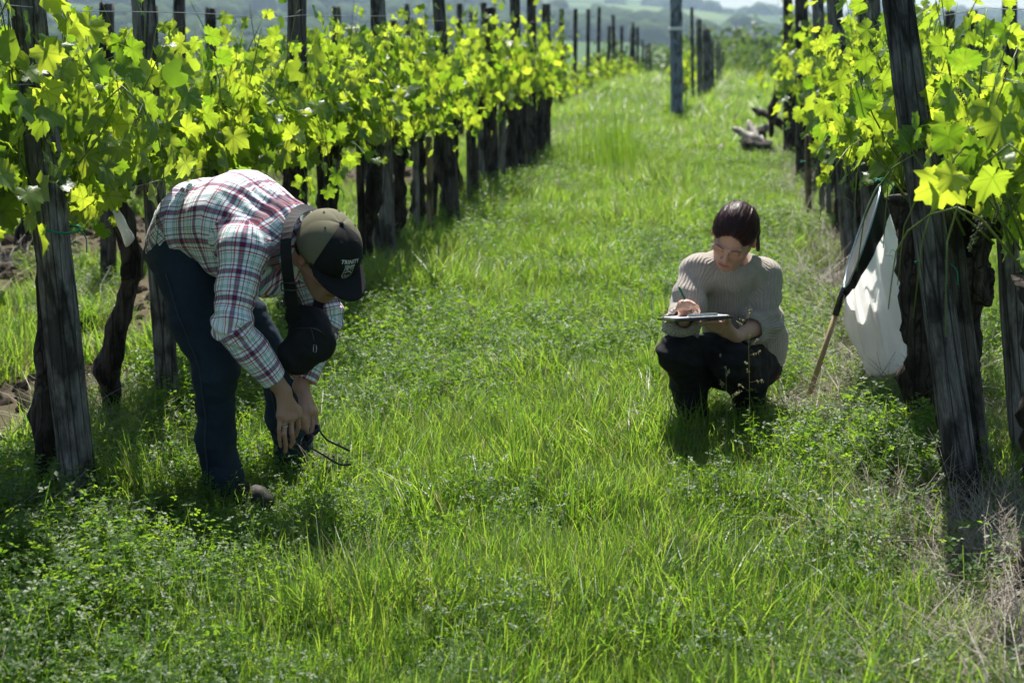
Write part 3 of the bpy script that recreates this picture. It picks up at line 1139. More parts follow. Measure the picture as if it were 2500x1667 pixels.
pole_px((200, 1300), (55, -160), 5.22, .10, .10, 'big weathered square post left of the bending person, nearest on the left', LG, 1, 'post', 5.35, YAW + .25)
pole_px((415, 1030), (345, -120), 6.62, .085, .09, 'grey post right behind the bending person\'s leg', LG, 2, 'post', None, .3)
pole_px((728, 760), (722, -60), 8.7, .10, .10, 'dark post rising above the leaves over the bending person\'s back', LG, 3, 'post_dark')
pole_px((952, 650), (918, -80), 10.9, .12, .10, 'tall thick post above and right of the cap, standing clear of the leaves', LG, 4)
pole_px((1112, 545), (1066, -70), 12.9, .11, .10, 'tall post in mid left row, next after the thick one', LG, 5, 'post_dark')
for k, (px, D, tp) in enumerate(((1205, 15.2, 20), (1262, 17.2, -30), (1298, 19.0, -30), (1333, 21.3, 10))):
    yb = HORIZON + 1.6 * FPX / D
    pole_px((px, yb), (px - 8 + 3 * k, tp), D, .11, .11, 'post toward the far end of the left row, %s of the last four' % ORD[k], LG, 6 + k, 'post_dark')
# thin stakes tied to the vines of the left row
for k, (px, py, ptop, D, mat) in enumerate(((885, 625, 330, 10.2, 'bark'), (1020, 590, 330, 11.9, 'post'), (1052, 585, 335, 12.1, 'stake'), (1150, 500, 320, 14.0, 'post_dark'), (808, 640, 300, 9.4, 'post'), (478, 700, 330, 7.2, 'post'), (1282, 400, 240, 18.4, 'stake'), (1180, 470, 300, 14.9, 'post'))):
    pole_px((px, HORIZON + 1.6 * FPX / D), (px - 6, ptop), D, .05, .05, '%s slim stake tied to a vine trunk, %s along the left row' % ({'stake': 'tan', 'post': 'grey'}.get(mat, 'dark'), ORD[k]), 'slim stakes of the left row', 20 + k, mat, name='vine_stake', cat='stake')
for k in range(8):
    y = 7.3 + k * 1.7 + rng.normal(0, .15)
    b = Vector((ROW_L + .06 + rng.normal(0, .06), y, hz(ROW_L, y)))
    post(b, b + Vector((rng.normal(0, .05), rng.normal(0, .05), 1.15 + rng.normal(0, .1))), .055 + .02 * rng.uniform(), .055, 'short dark stake among the trunks of the left row, %s from the camera' % ORD[k], 'short stakes of the left row', ('post_dark', 'bark', 'post')[k % 3], 'stake', 'vine_stake', True, 300 + k)
# posts of the row behind on the left, seen above the leaves
for k, (px, D, tp) in enumerate(((266, 10.4, 10), (375, 11.6, 16), (442, 12.8, -30), (825, 17.5, 18), (965, 19.6, 50), (1125, 24.0, 10), (1185, 25.5, 8), (520, 13.9, 20), (1030, 21.5, 62))):
    pole_px((px, HORIZON + 1.6 * FPX / D), (px - 4, tp), D, .09, .09, 'thin background post above the left canopy, %s of that row' % ORD[k], 'background posts behind the left row', 40 + k, 'post_dark')
# --- posts of the right row
pole_px((2352, 1275), (2188, -60), 5.32, .10, .10, 'big grey leaning post at the right, in front of the white net', RG, 60, 'post_mid', 5.4, YAW + .1)
pole_px((2392, 1240), (2276, 283), 5.45, .095, .09, 'short dark post stub leaning behind the big right post', RG, 61, 'post_dark', 5.5, .2)
pole_px((2500, 1240), (2440, 250), 5.6, .07, .07, 'thin grey post cut by the right edge of the photo', RG, 62, 'post', 5.6)
pole_px((2140, 830), (2120, -80), 8.4, .125, .11, 'straight grey post behind the net, next after the leaning one', RG, 63, 'post')
pole_px((2078, 655), (2030, -80), 10.9, .11, .10, 'grey post in mid right row with a lean toward the aisle', RG, 64, 'post')
pole_px((2015, 560), (1995, -80), 13.1, .09, .09, 'slim grey post in mid right row, behind the leaning grey one', RG, 65, 'post')
pole_px((1962, 480), (1955, -80), 16.0, .12, .12, 'thick dark post toward the end of the right row', RG, 66, 'post_dark')
pole_px((1925, 400), (1921, -60), 20.0, .11, .11, 'last dark post at the far end of the right row', RG, 67, 'post_dark')
pole_px((1972, 560), (1975, 330), 13.3, .045, .05, 'tan stake beside the dark trunks of the right row', 'slim stakes of the right row', 68, 'stake', name='vine_stake', cat='stake')
for k, (px, D, tp) in enumerate(((2322, 17, 28), (2378, 15.5, 27), (2470, 12.2, -40), (2400, 19, 80), (2350, 22, 85))):
    pole_px((px, HORIZON + 1.6 * FPX / D), (px - 3, tp), D, .10, .10, 'background post right of the big leaning post, %s of five' % ORD[k], 'background posts behind the right row', 70 + k, 'post_dark')

# --- second block beyond the cross path
g2 = 'posts of the far vineyard block'
fp = pole_px((1652, 303), (1650, -40), 27.6, .22, .2, 'tall blue-grey pole at the head of the far block', None, 80, 'concrete')
obj('band', bm_mesh('band', box_bm(.25, .23, .05, .004), MAT['paper']), fp, (0, 0, 1.6))
k = 0
for px, py, tp, w_ in ((1692, 285, 18, .06), (1709, 270, 48, .11), (1727, 256, 72, .17), (1742, 244, 96, .06), (1752, 232, 108, .06), (1760, 224, 116, .06), (1768, 216, 126, .06)):
    D = 1.6 * FPX / (py - HORIZON)
    pole_px((px, py), (px - 2, tp), D, w_, w_, 'far block post right of the blue-grey pole, %s toward the horizon' % ORD[k], g2, 90 + k, 'post'); k += 1
for k in range(14):
    y = 31.5 + 3.0 * k
    b = Vector((-3.2, y, hz(-3.2, y)))
    post(b, b + Vector((rng.normal(0, .08), 0, 2.0 + rng.normal(0, .12))), .09, .09, 'far block post in the row left of the blue-grey pole, %s away' % ORD[k], g2, 'post_dark', seed=110 + k)
for k in range(9):
    y = 33 + 4 * k
    b = Vector((-6.4, y, hz(-6.4, y)))
    post(b, b + Vector((rng.normal(0, .08), 0, 2.0 + rng.normal(0, .12))), .09, .09, 'far block post in the second row left of the pole, %s away' % ORD[k], g2, 'post_dark', seed=130 + k)
for r_, (xr, nm) in enumerate(((-3.2, 'first far block row'), (-.95, 'far block row behind the blue-grey pole'), (-6.4, 'second far block row'))):
    for i, y in enumerate(np.arange(31 if r_ != 1 else 34, 60, 1.9)):
        if r_ == 1 and i > 6: break
        vine(xr, y, 1400 + 40 * r_ + i, 'small far grapevine, %s along the %s' % (ORD[i], nm), 'grapevines of the far block', 0, top=1.0 if r_ != 1 else 1.25, zc=.45, row_half=.9, trunk_r=.035, dens=.8)

# --- trellis wires
def wire(pts, r, label, group='trellis wires'):
    P = np.array([tuple(p) for p in pts])
    c = P[0].copy()
    o = obj('trellis_wire', mesh_np('trellis_wire', *tube(P - c, r, 5), MAT['wire']), None, c)
    tag(o, label, 'wire', group)


for z, nm in ((1.02, 'lower'), (1.42, 'middle'), (1.66, 'upper')):
    for X_, side in ((ROW_L, 'left'), (ROW_R + .1, 'right')):
        ys = np.linspace(3.6, 21, 30)
        wire([(X_ + .06, y, z + hz(X_, y) * .5 - .01 * math.sin(y * 1.4) ** 2) for y in ys], .0016, '%s steel trellis wire strung along the %s row' % (nm, side))
# --- green twine ties on posts and stakes
def tie(px, py, D, r, label):
    c = W(px, py, D)
    a = np.linspace(0, 2 * np.pi, 15)
    P = np.stack([r * np.cos(a), r * np.sin(a), .006 * np.sin(a * 2)], 1)
    parts = [tube(P, .004, 5), tube(spline([(r, 0, 0), (r + .03, -.02, -.02), (r + .035, -.03, -.07)], 6), .003, 4)]
    tag(obj('twine_tie', mesh_np('twine_tie', *join(parts), MAT['tie']), None, c), label, 'twine', 'green twine ties')


tie(812, 458, 9.4, .035, 'green twine knotted round the grey stake over the bending person\'s shoulder')
tie(2273, 640, 5.36, .05, 'green twine on the big leaning post near the dark vine head')
tie(2147, 440, 6.80, .022, 'green twine tying the net top to the vine')
tie(1966, 395, 13.3, .04, 'green twine on the far trunks of the right row')
tie(146, 560, 5.24, .064, 'green twine round the big weathered post at the left')

# ------------------------------------------------------------------ implicit-surface modelling
class Field:
    def __init__(s, lo, hi, h):
        s.lo = np.array(lo, dtype=float); s.h = h
        s.n = np.ceil((np.array(hi) - s.lo) / h).astype(int) + 1
        s.F = np.full(s.n, 1.0, dtype=np.float32)

    def _box(s, lo, hi):
        a = np.clip(np.floor((np.array(lo) - s.lo) / s.h).astype(int), 0, s.n - 1)
        b = np.clip(np.ceil((np.array(hi) - s.lo) / s.h).astype(int) + 1, 1, s.n)
        sl = tuple(slice(i, max(j, i + 1)) for i, j in zip(a, b))
        ax = [(s.lo[k] + s.h * np.arange(sl[k].start, sl[k].stop)).astype(np.float32) for k in range(3)]
        return sl, ax[0][:, None, None], ax[1][None, :, None], ax[2][None, None, :]

    def _put(s, sl, d, k, op):
        f = s.F[sl]
        if op == 'add':
            if k <= 0: s.F[sl] = np.minimum(f, d); return
            h = np.clip(.5 + .5 * (f - d) / k, 0, 1)
            s.F[sl] = f * (1 - h) + d * h - k * h * (1 - h)
        elif op == 'sub':
            d = -d
            if k <= 0: s.F[sl] = np.maximum(f, d); return
            h = np.clip(.5 - .5 * (f - d) / k, 0, 1)
            s.F[sl] = f * (1 - h) + d * h + k * h * (1 - h)

    def cap(s, a, b, ra, rb, k=.02, flat=None, op='add'):
        """tapered capsule; flat=(direction, factor) stretches the section along a direction"""
        a, b = np.asarray(a, float), np.asarray(b, float)
        f = flat[1] if flat else 1.0
        m = max(ra, rb) * max(1, f) + k + 3 * s.h
        sl, x, y, z = s._box(np.minimum(a, b) - m, np.maximum(a, b) + m)
        d = b - a
        L2 = max(float(d @ d), 1e-9)
        px, py, pz = x - a[0], y - a[1], z - a[2]
        t = np.clip((px * d[0] + py * d[1] + pz * d[2]) / L2, 0, 1)
        qx, qy, qz = px - t * d[0], py - t * d[1], pz - t * d[2]
        if flat:
            n = np.asarray(flat[0], float); n = n / np.linalg.norm(n)
            c = (qx * n[0] + qy * n[1] + qz * n[2]) * (1 / f - 1)
            qx, qy, qz = qx + c * n[0], qy + c * n[1], qz + c * n[2]
        s._put(sl, np.sqrt(qx * qx + qy * qy + qz * qz) - (ra + (rb - ra) * t), k, op)

    def ell(s, c, rad, B=None, k=.02, op='add'):
        c = np.asarray(c, float)
        B = np.eye(3) if B is None else np.asarray(B, float)      # rows: axes
        m = max(rad) + k + 3 * s.h
        sl, x, y, z = s._box(c - m, c + m)
        px, py, pz = x - c[0], y - c[1], z - c[2]
        k0 = k1 = 0
        for i in range(3):
            q = px * B[i, 0] + py * B[i, 1] + pz * B[i, 2]
            k0 = k0 + (q / rad[i]) ** 2
            k1 = k1 + (q / rad[i] ** 2) ** 2
        k0 = np.sqrt(k0)
        s._put(sl, k0 * (k0 - 1) / (np.sqrt(k1) + 1e-6), k, op)

    def cut(s, p, n):
        """keep the side away from n"""
        n = np.asarray(n, float); n = n / np.linalg.norm(n)
        sl, x, y, z = s._box(s.lo, s.lo + s.h * s.n)
        d = (x - p[0]) * n[0] + (y - p[1]) * n[1] + (z - p[2]) * n[2]
        s.F = np.maximum(s.F, d.astype(np.float32))

    def chain(s, pts, rads, k=.02, flat=None):
        for i in range(len(pts) - 1): s.cap(pts[i], pts[i + 1], rads[i], rads[i + 1], k, flat)

    def mesh(s):
        F = s.F
        F[0], F[-1], F[:, 0], F[:, -1], F[:, :, 0], F[:, :, -1] = 1, 1, 1, 1, 1, 1
        S = F < 0
        c = [S[i:S.shape[0] - 1 + i, j:S.shape[1] - 1 + j, k:S.shape[2] - 1 + k] for i in (0, 1) for j in (0, 1) for k in (0, 1)]
        tot = sum(q.astype(np.int8) for q in c)
        cells = np.argwhere((tot > 0) & (tot < 8))
        idx = np.full(tot.shape, -1, dtype=np.int32)
        idx[tuple(cells.T)] = np.arange(len(cells))
        acc = np.zeros((len(cells), 3)); cnt = np.zeros(len(cells))
        for ax in range(3):
            o1, o2 = [q for q in range(3) if q != ax]
            for i in (0, 1):
                for j in (0, 1):
                    p = cells.copy(); p[:, o1] += i; p[:, o2] += j
                    q = p.copy(); q[:, ax] += 1
                    f0, f1 = F[tuple(p.T)].astype(float), F[tuple(q.T)].astype(float)
                    m = (f0 < 0) != (f1 < 0)
                    t = np.where(m, f0 / np.where(m, f0 - f1, 1), 0)
                    pt = p.astype(float); pt[:, ax] += t
                    acc[m] += pt[m]; cnt[m] += 1
        V = s.lo + s.h * (acc / cnt[:, None])
        quads = []
        for ax in range(3):
            o1, o2 = (ax + 1) % 3, (ax + 2) % 3
            a = np.moveaxis(S, ax, 0)
            d = np.moveaxis(S, ax, 0)[:-1] != np.moveaxis(S, ax, 0)[1:]
            e = np.argwhere(d)
            full = np.zeros_like(e)
            others = [q for q in range(3) if q != ax]
            full[:, ax] = e[:, 0]; full[:, others[0]] = e[:, 1]; full[:, others[1]] = e[:, 2]
            ok = (full[:, o1] > 0) & (full[:, o2] > 0)
            full = full[ok]
            inside = S[tuple(full.T)]
            def at_(i, j):
                p = full.copy(); p[:, o1] -= i; p[:, o2] -= j
                return idx[tuple(p.T)]
            q = np.stack([at_(1, 1), at_(0, 1), at_(0, 0), at_(1, 0)], 1)
            q[~inside] = q[~inside][:, ::-1]
            quads.append(q)
        Fq = np.concatenate(quads)
        Fq = Fq[(Fq >= 0).all(1)]
        return V, Fq


def vnormals(V, F):
    n = np.cross(V[F[:, 2]] - V[F[:, 0]], V[F[:, 3]] - V[F[:, 1]])
    N = np.zeros_like(V)
    for k in range(4): np.add.at(N, F[:, k], n)
    return N / (np.linalg.norm(N, axis=1)[:, None] + 1e-12)


def relax(V, F, it=1, lam=.5):
    for _ in range(it):
        acc = np.zeros_like(V); c = np.zeros(len(V))
        for a, b in ((0, 1), (1, 2), (2, 3), (3, 0)):
            np.add.at(acc, F[:, a], V[F[:, b]]); np.add.at(c, F[:, a], 1)
            np.add.at(acc, F[:, b], V[F[:, a]]); np.add.at(c, F[:, b], 1)
        V = V * (1 - lam) + lam * acc / np.maximum(c, 1)[:, None]
    return V


def unit(v):
    v = np.asarray(v, float)
    return v / np.linalg.norm(v)


def head_frame(fwd, up):
    f = unit(fwd); u = np.asarray(up, float); u = unit(u - f * (u @ f))
    return unit(np.cross(f, u)), f, u            # right, forward, up


def add_head(fd, c, fr, s=1.0, woman=False):
    r_, f_, u_ = fr
    B = np.stack([r_, f_, u_])
    L = lambda x, y, z: np.asarray(c) + s * (x * r_ + y * f_ + z * u_)
    fd.ell(L(0, -.012, .035), (.074 * s, .094 * s, .086 * s), B, .02)
    fd.ell(L(0, .030, -.040), (.056 * s, .060 * s, .076 * s), B, .03)
    for q in (-1, 1):
        fd.cap(L(q * .052, .0, -.045), L(q * .022, .066, -.094), .018 * s, .016 * s, .03)
        fd.ell(L(q * .042, .062, -.016), (.022 * s, .018 * s, .018 * s), B, .02)
    fd.ell(L(0, .076, -.098), (.020 * s, .016 * s, .016 * s), B, .025)
    for q in (-1, 1): fd.ell(L(q * .031, .098, .008), (.019 * s, .014 * s, .012 * s), B, .010, 'sub')
    for q in (-1, 1):
        fd.ell(L(q * .031, .079, .006), (.0155 * s, .0125 * s, .0125 * s), B, .003)
        fd.cap(L(q * .046, .076, .024), L(q * .014, .090, .022), .007 * s, .008 * s, .014)
    fd.cap(L(0, .090, .014), L(0, .108, -.026), .0075 * s, .0115 * s, .012)
    for q in (-1, 1): fd.ell(L(q * .013, .096, -.031), (.008 * s, .010 * s, .007 * s), B, .008)
    fd.ell(L(0, .086, -.062), (.030 * s, .014 * s, .026 * s), B, .02)
    for q in (-1, 1):
        fd.cap(L(0, .0975, -.0565), L(q * .021, .0875, -.060), .0052 * s, .003 * s, .004)
        fd.cap(L(0, .0960, -.0675), L(q * .018, .0870, -.0645), .0062 * s, .003 * s, .004)
    for q in (-1, 1):
        fd.ell(L(q * .078, -.006, -.006), (.009 * s, .019 * s, .031 * s), np.stack([unit(r_ - q * .35 * f_), unit(f_ + q * .35 * r_), u_]), .008)
        fd.ell(L(q * .088, .0, -.002), (.006 * s, .010 * s, .016 * s), B, .004, 'sub')
    return L


def head_colors(V, c, fr, s, skin, lip, brow, C):
    r_, f_, u_ = fr
    d = (V - np.asarray(c)) / s
    x, y, z = np.abs(d @ r_), d @ f_, d @ u_
    near = (np.linalg.norm(d, axis=1) < .16)
    def put(w, col):
        w = (np.clip(w, 0, 1) * near)[:, None]
        C[:] = C * (1 - w) + np.asarray(col) * w
    put(np.exp(-((x - .045) / .018) ** 2 - ((z + .028) / .02) ** 2) * (y > .03) * .35, np.array(skin) * (1.1, .72, .72))
    put(np.exp(-((z + .026) / .014) ** 2 - (x / .014) ** 2) * (y > .095) * .4, np.array(skin) * (1.1, .75, .72))
    put(np.exp(-((z + .062) / .0085) ** 4 - (x / .021) ** 4) * (y > .08) * .7, lip)
    put(((np.abs(z + .0622) < .0022) & (x < .022) & (y > .08)) * .9, np.array(lip) * .35)
    zb = .026 - .35 * np.maximum(x - .036, 0) + .1 * np.minimum(x - .03, 0)
    put(np.exp(-((z - zb) / .0038) ** 2) * (x > .012) * (x < .052) * (y > .06) * .9, brow)
    zl = .000 - .2 * (x - .031) ** 2 / .01
    put(np.exp(-((z - zl) / .0028) ** 2) * (np.abs(x - .031) < .016) * (y > .07) * .9, np.array(brow) * .6)
    put(((x > .078) & (y < .03) & (np.abs(z) < .04)) * .5, np.array(skin) * (1.25, .75, .7))


def add_hand(fd, wrist, knuckles, fingers, thumb, r=.0082, k=.0035):
    """knuckles: 4 points; fingers: per finger a list of joints after the knuckle; thumb: chain"""
    w = np.asarray(wrist)
    for q in knuckles: fd.cap(w, q, .019, .0125, .014)
    for i in range(3): fd.cap(knuckles[i], knuckles[i + 1], .0115, .0115, .012)
    for i, (q, ch) in enumerate(zip(knuckles, fingers)):
        rr_ = r * (1.0, 1.05, 1.0, .86)[i]
        fd.chain([q] + list(ch), [rr_ * 1.12] + [rr_ * (1 - .10 * j) for j in range(len(ch))], k)
    fd.chain(thumb, [.016, .0125, .0105, .009][:len(thumb)], .01)


def part_uv(me, V, F, regions):
    """regions: list of (polyline, unit radius, up hint, bias); every face takes the nearest one's unrolled coordinates"""
    cen = V[F].mean(1)
    best = np.full(len(F), 1e9); who = np.zeros(len(F), int)
    data = []
    for ri, (poly, rad_, hint, bias) in enumerate(regions):
        P = np.asarray(poly, float)

        def unroll(Q_):
            bd = np.full(len(Q_), 1e9); v = np.zeros(len(Q_)); ang = np.zeros(len(Q_)); acc_ = 0
            for i in range(len(P) - 1):
                a, b = P[i], P[i + 1]; d = b - a; L = np.linalg.norm(d); t_ = d / L
                tr = (Q_ - a) @ t_
                t = np.clip(tr, 0 if i else -9, L if i < len(P) - 2 else 9)
                w = Q_ - a - t[:, None] * t_
                dist = np.linalg.norm(Q_ - a - np.clip(tr, 0, L)[:, None] * t_, axis=1)
                n1 = np.asarray(hint, float); n1 = unit(n1 - t_ * (n1 @ t_)); n2 = np.cross(t_, n1)
                an = np.arctan2(w @ n2, w @ n1)
                m = dist < bd
                bd[m] = dist[m]; v[m] = acc_ + t[m]; ang[m] = an[m]
                acc_ += L
            return bd, v, ang
        bd, v, ang = unroll(cen)
        m = bd - bias < best
        best[m] = (bd - bias)[m]; who[m] = ri
        data.append((unroll(V), ang, rad_))
    uv = np.zeros((len(F), 4, 2))
    for ri, ((bd, v, ang), ca_, rad_) in enumerate(data):
        m = who == ri
        fa = ang[F[m]]
        fa = fa + 2 * np.pi * np.round((ca_[m][:, None] - fa) / (2 * np.pi))
        uv[m, :, 0] = fa * rad_
        uv[m, :, 1] = v[F[m]]
    lay = me.uv_layers.new(name='UVMap')
    lay.data.foreach_set('uv', uv.reshape(-1).astype(np.float32))
    return who


# ------------------------------------------------------------------ cloth and skin
def mat_skin(name):
    t = NT(name)
    c = t.node('ShaderNodeAttribute', attribute_name='Col').outputs['Color']
    n = t.noise(140, 3, t.coord('Object'))
    c = t.mix(t.math('MULTIPLY', n, .22), c, t.mix(0.5, c, (0.45, .16, .12)))
    b = t.bsdf(c, 0.5, 0.35)
    b.inputs['Subsurface Weight'].default_value = 0.12
    b.inputs['Subsurface Radius'].default_value = (.012, .004, .002)
    b.inputs['Subsurface Scale'].default_value = 0.6
    t.bump(b, n, .15, .002)
    return t.done(b)


def mat_plaid():
    t = NT('plaid_flannel')
    uv = t.node('ShaderNodeUVMap', uv_map='UVMap').outputs[0]
    sp = t.node('ShaderNodeSeparateXYZ')
    t.link(uv, sp.inputs[0])
    white, mint, green, navy, maroon, red, lil = (.93, .94, .95), (.78, .88, .88), (.20, .42, .36), (.09, .09, .22), (.20, .04, .08), (.62, .05, .07), (.55, .52, .66)
    stops = [(0, white), (.10, green), (.13, mint), (.175, green), (.20, white), (.31, maroon), (.35, white), (.455, lil), (.48, navy), (.52, maroon), (.55, red), (.575, maroon), (.61, navy), (.645, lil), (.67, white), (.77, red), (.82, white), (.88, green), (.91, mint), (.945, white)]

    def band(axis, per, ph):
        f = t.math('FRACT', t.math('ADD', t.math('MULTIPLY', sp.outputs[axis], 1 / per), ph))
        return t.ramp(f, stops, 'CONSTANT')
    a = band(0, .086, .13)
    b_ = band(1, .086, .4)
    c = t.mix(0.5, a, b_)
    c2 = t.mix(1.0, a, b_, 'MULTIPLY')
    c = t.mix(0.62, c, c2)
    c = t.mix(1.0, c, (.92, .92, .93), 'MULTIPLY')
    b = t.bsdf(c, 0.9, 0.15)
    b.inputs['Sheen Weight'].default_value = .15
    t.bump(b, t.noise(22, 3, t.coord('Object', (1, 1, 1))), .35, .012)
    return t.done(b)


def mat_denim():
    t = NT('dark_denim')
    co = t.coord('Object')
    n = t.noise(9, 4, co)
    n2 = t.noise(500, 2, co)
    c = t.mix(n, (.008, .015, .027), (.021, .036, .056))
    c = t.mix(t.math('MULTIPLY', n2, .3), c, (.035, .05, .065))
    b = t.bsdf(c, .85, .2)
    t.bump(b, t.noise(16, 3, co), .5, .012)
    return t.done(b)


def mat_knit():
    t = NT('ribbed_knit')
    uv = t.node('ShaderNodeUVMap', uv_map='UVMap').outputs[0]
    sp = t.node('ShaderNodeSeparateXYZ')
    t.link(uv, sp.inputs[0])
    wob = t.math('MULTIPLY', t.math('SUBTRACT', t.noise(9, 2, t.coord('Object')), .5), .035)
    s = t.math('SINE', t.math('MULTIPLY', t.math('ADD', sp.outputs[0], wob), 2 * math.pi / .0135))
    s2 = t.math('SINE', t.math('MULTIPLY', sp.outputs[1], 2 * math.pi / .009))
    h = t.math('ADD', t.math('MULTIPLY', s, .5), t.math('MULTIPLY', s2, .05))
    n = t.noise(26, 4, t.coord('Object'))
    c = t.mix(n, (.36, .315, .275), (.49, .435, .385))
    c = t.mix(t.math('MULTIPLY', t.math('SUBTRACT', .5, t.math('MULTIPLY', s, .5)), .35), c, (.25, .205, .175))  # darker groove colour stands in for the shade between the ribs
    b = t.bsdf(c, .95, .1)
    b.inputs['Sheen Weight'].default_value = .25
    t.bump(b, t.math('ADD', h, t.math('MULTIPLY', n, .5)), .55, .005)
    return t.done(b)


def mat_hair(name, c1, c2, rough=.38):
    t = NT(name)
    a = t.node('ShaderNodeAttribute', attribute_name='strand').outputs['Fac']
    cb_ = t.node('ShaderNodeCombineXYZ')
    t.link(t.math('MULTIPLY', a, 900.0), cb_.inputs[0])
    n = t.noise(1.0, 4, cb_.outputs[0], .7)
    b = t.bsdf(t.mix(n, c1, c2), rough, .28)
    t.bump(b, n, .5, .003)
    return t.done(b)


MAT['skin_m'] = mat_skin('skin_tan')
MAT['skin_w'] = mat_skin('skin_fair')
MAT['plaid'] = mat_plaid()
MAT['denim'] = mat_denim()
MAT['knit'] = mat_knit()
MAT['denim_seam'] = simple('denim_seam', (.045, .06, .075), .9, .2)
MAT['hair_m'] = mat_hair('dark_hair', (.008, .006, .005), (.02, .015, .012))
MAT['hair_w'] = mat_hair('dark_auburn_hair', (.008, .0035, .004), (.065, .019, .021), .47)
MAT['trousers'] = simple('black_trousers', (.014, .014, .016), .85, .2, (14, .5, .012), .3)
MAT['shoe'] = simple('brown_shoe', (.03, .026, .022), .7, .3, (40, .4, .004), .4)
MAT['olive'] = simple('olive_canvas', (.15, .14, .088), .85, .2, (420, .3, .0006), .12)
MAT['capblack'] = simple('black_canvas', (.012, .012, .012), .85, .2, (420, .3, .0006), .2)
MAT['undershirt'] = simple('pale_blue_tee', (.45, .52, .62), .85, .2)


def field_for(pts, pad, h):
    P = np.array(pts)
    return Field(P.min(0) - pad, P.max(0) + pad, h)


def skin_obj(name, V, F, mat, parent, base, colors=None):
    me = mesh_np(name, V - base, F, mat)
    if colors is not None: add_col(me, 'Col', colors)
    return obj(name, me, parent), me


def strands(V, F, root_fn, flow_fn, n, length, mat, parent, base, seed, wd=.0011, lift=.0015, jit=.10):
    """fine hair ribbons that follow a flow over a surface"""
    g = np.random.default_rng(seed)
    N = vnormals(V, F)
    ok = np.where(root_fn(V))[0]
    pick = g.choice(ok, n)
    P = V[pick] + g.normal(0, .002, (n, 3)); cur = P.copy(); ni = N[pick]
    Ls = length * g.uniform(.5, 1.2, n)
    steps = 6
    pts, nrm = [cur + ni * lift], [ni]
    fl0 = g.normal(0, jit, (n, 3))
    for s in range(steps):
        f = flow_fn(cur)
        f = f / (np.linalg.norm(f, axis=1)[:, None] + 1e-9) + fl0
        f -= ni * (f * ni).sum(1)[:, None]
        f /= np.linalg.norm(f, axis=1)[:, None] + 1e-9
        cur = cur + f * (Ls / steps)[:, None]
        d = ((cur[:, None, :] - V[None, ok[::3], :]) ** 2).sum(2)
        j = ok[::3][d.argmin(1)]
        off = ((cur - V[j]) * N[j]).sum(1)
        cur = cur - N[j] * off[:, None]
        ni = N[j]
        pts.append(cur + ni * (lift + g.uniform(-.0008, .0016, n))[:, None]); nrm.append(ni)
    pts = np.array(pts); nrm = np.array(nrm)
    T = np.gradient(pts, axis=0); S = np.cross(T, nrm); S /= np.linalg.norm(S, axis=2)[:, :, None] + 1e-9
    w = wd * np.array([.5, 1, 1, 1, .9, .7, .2])[:, None, None]
    A, B = pts - S * w, pts + S * w
    Vs = np.stack([A, B], 2).transpose(1, 0, 2, 3).reshape(-1, 3)
    Fs = []
    k = 2 * (steps + 1)
    for i in range(n):
        for s in range(steps): Fs.append((i * k + 2 * s, i * k + 2 * s + 1, i * k + 2 * s + 3, i * k + 2 * s + 2))
    me = mesh_np('hair_strands', Vs - base, Fs, mat)
    add_attr(me, 'strand', np.repeat(g.uniform(0, 1, n), k))
    o = obj('hair_strands', me, parent)
    tag(o, kind='stuff')
    return o


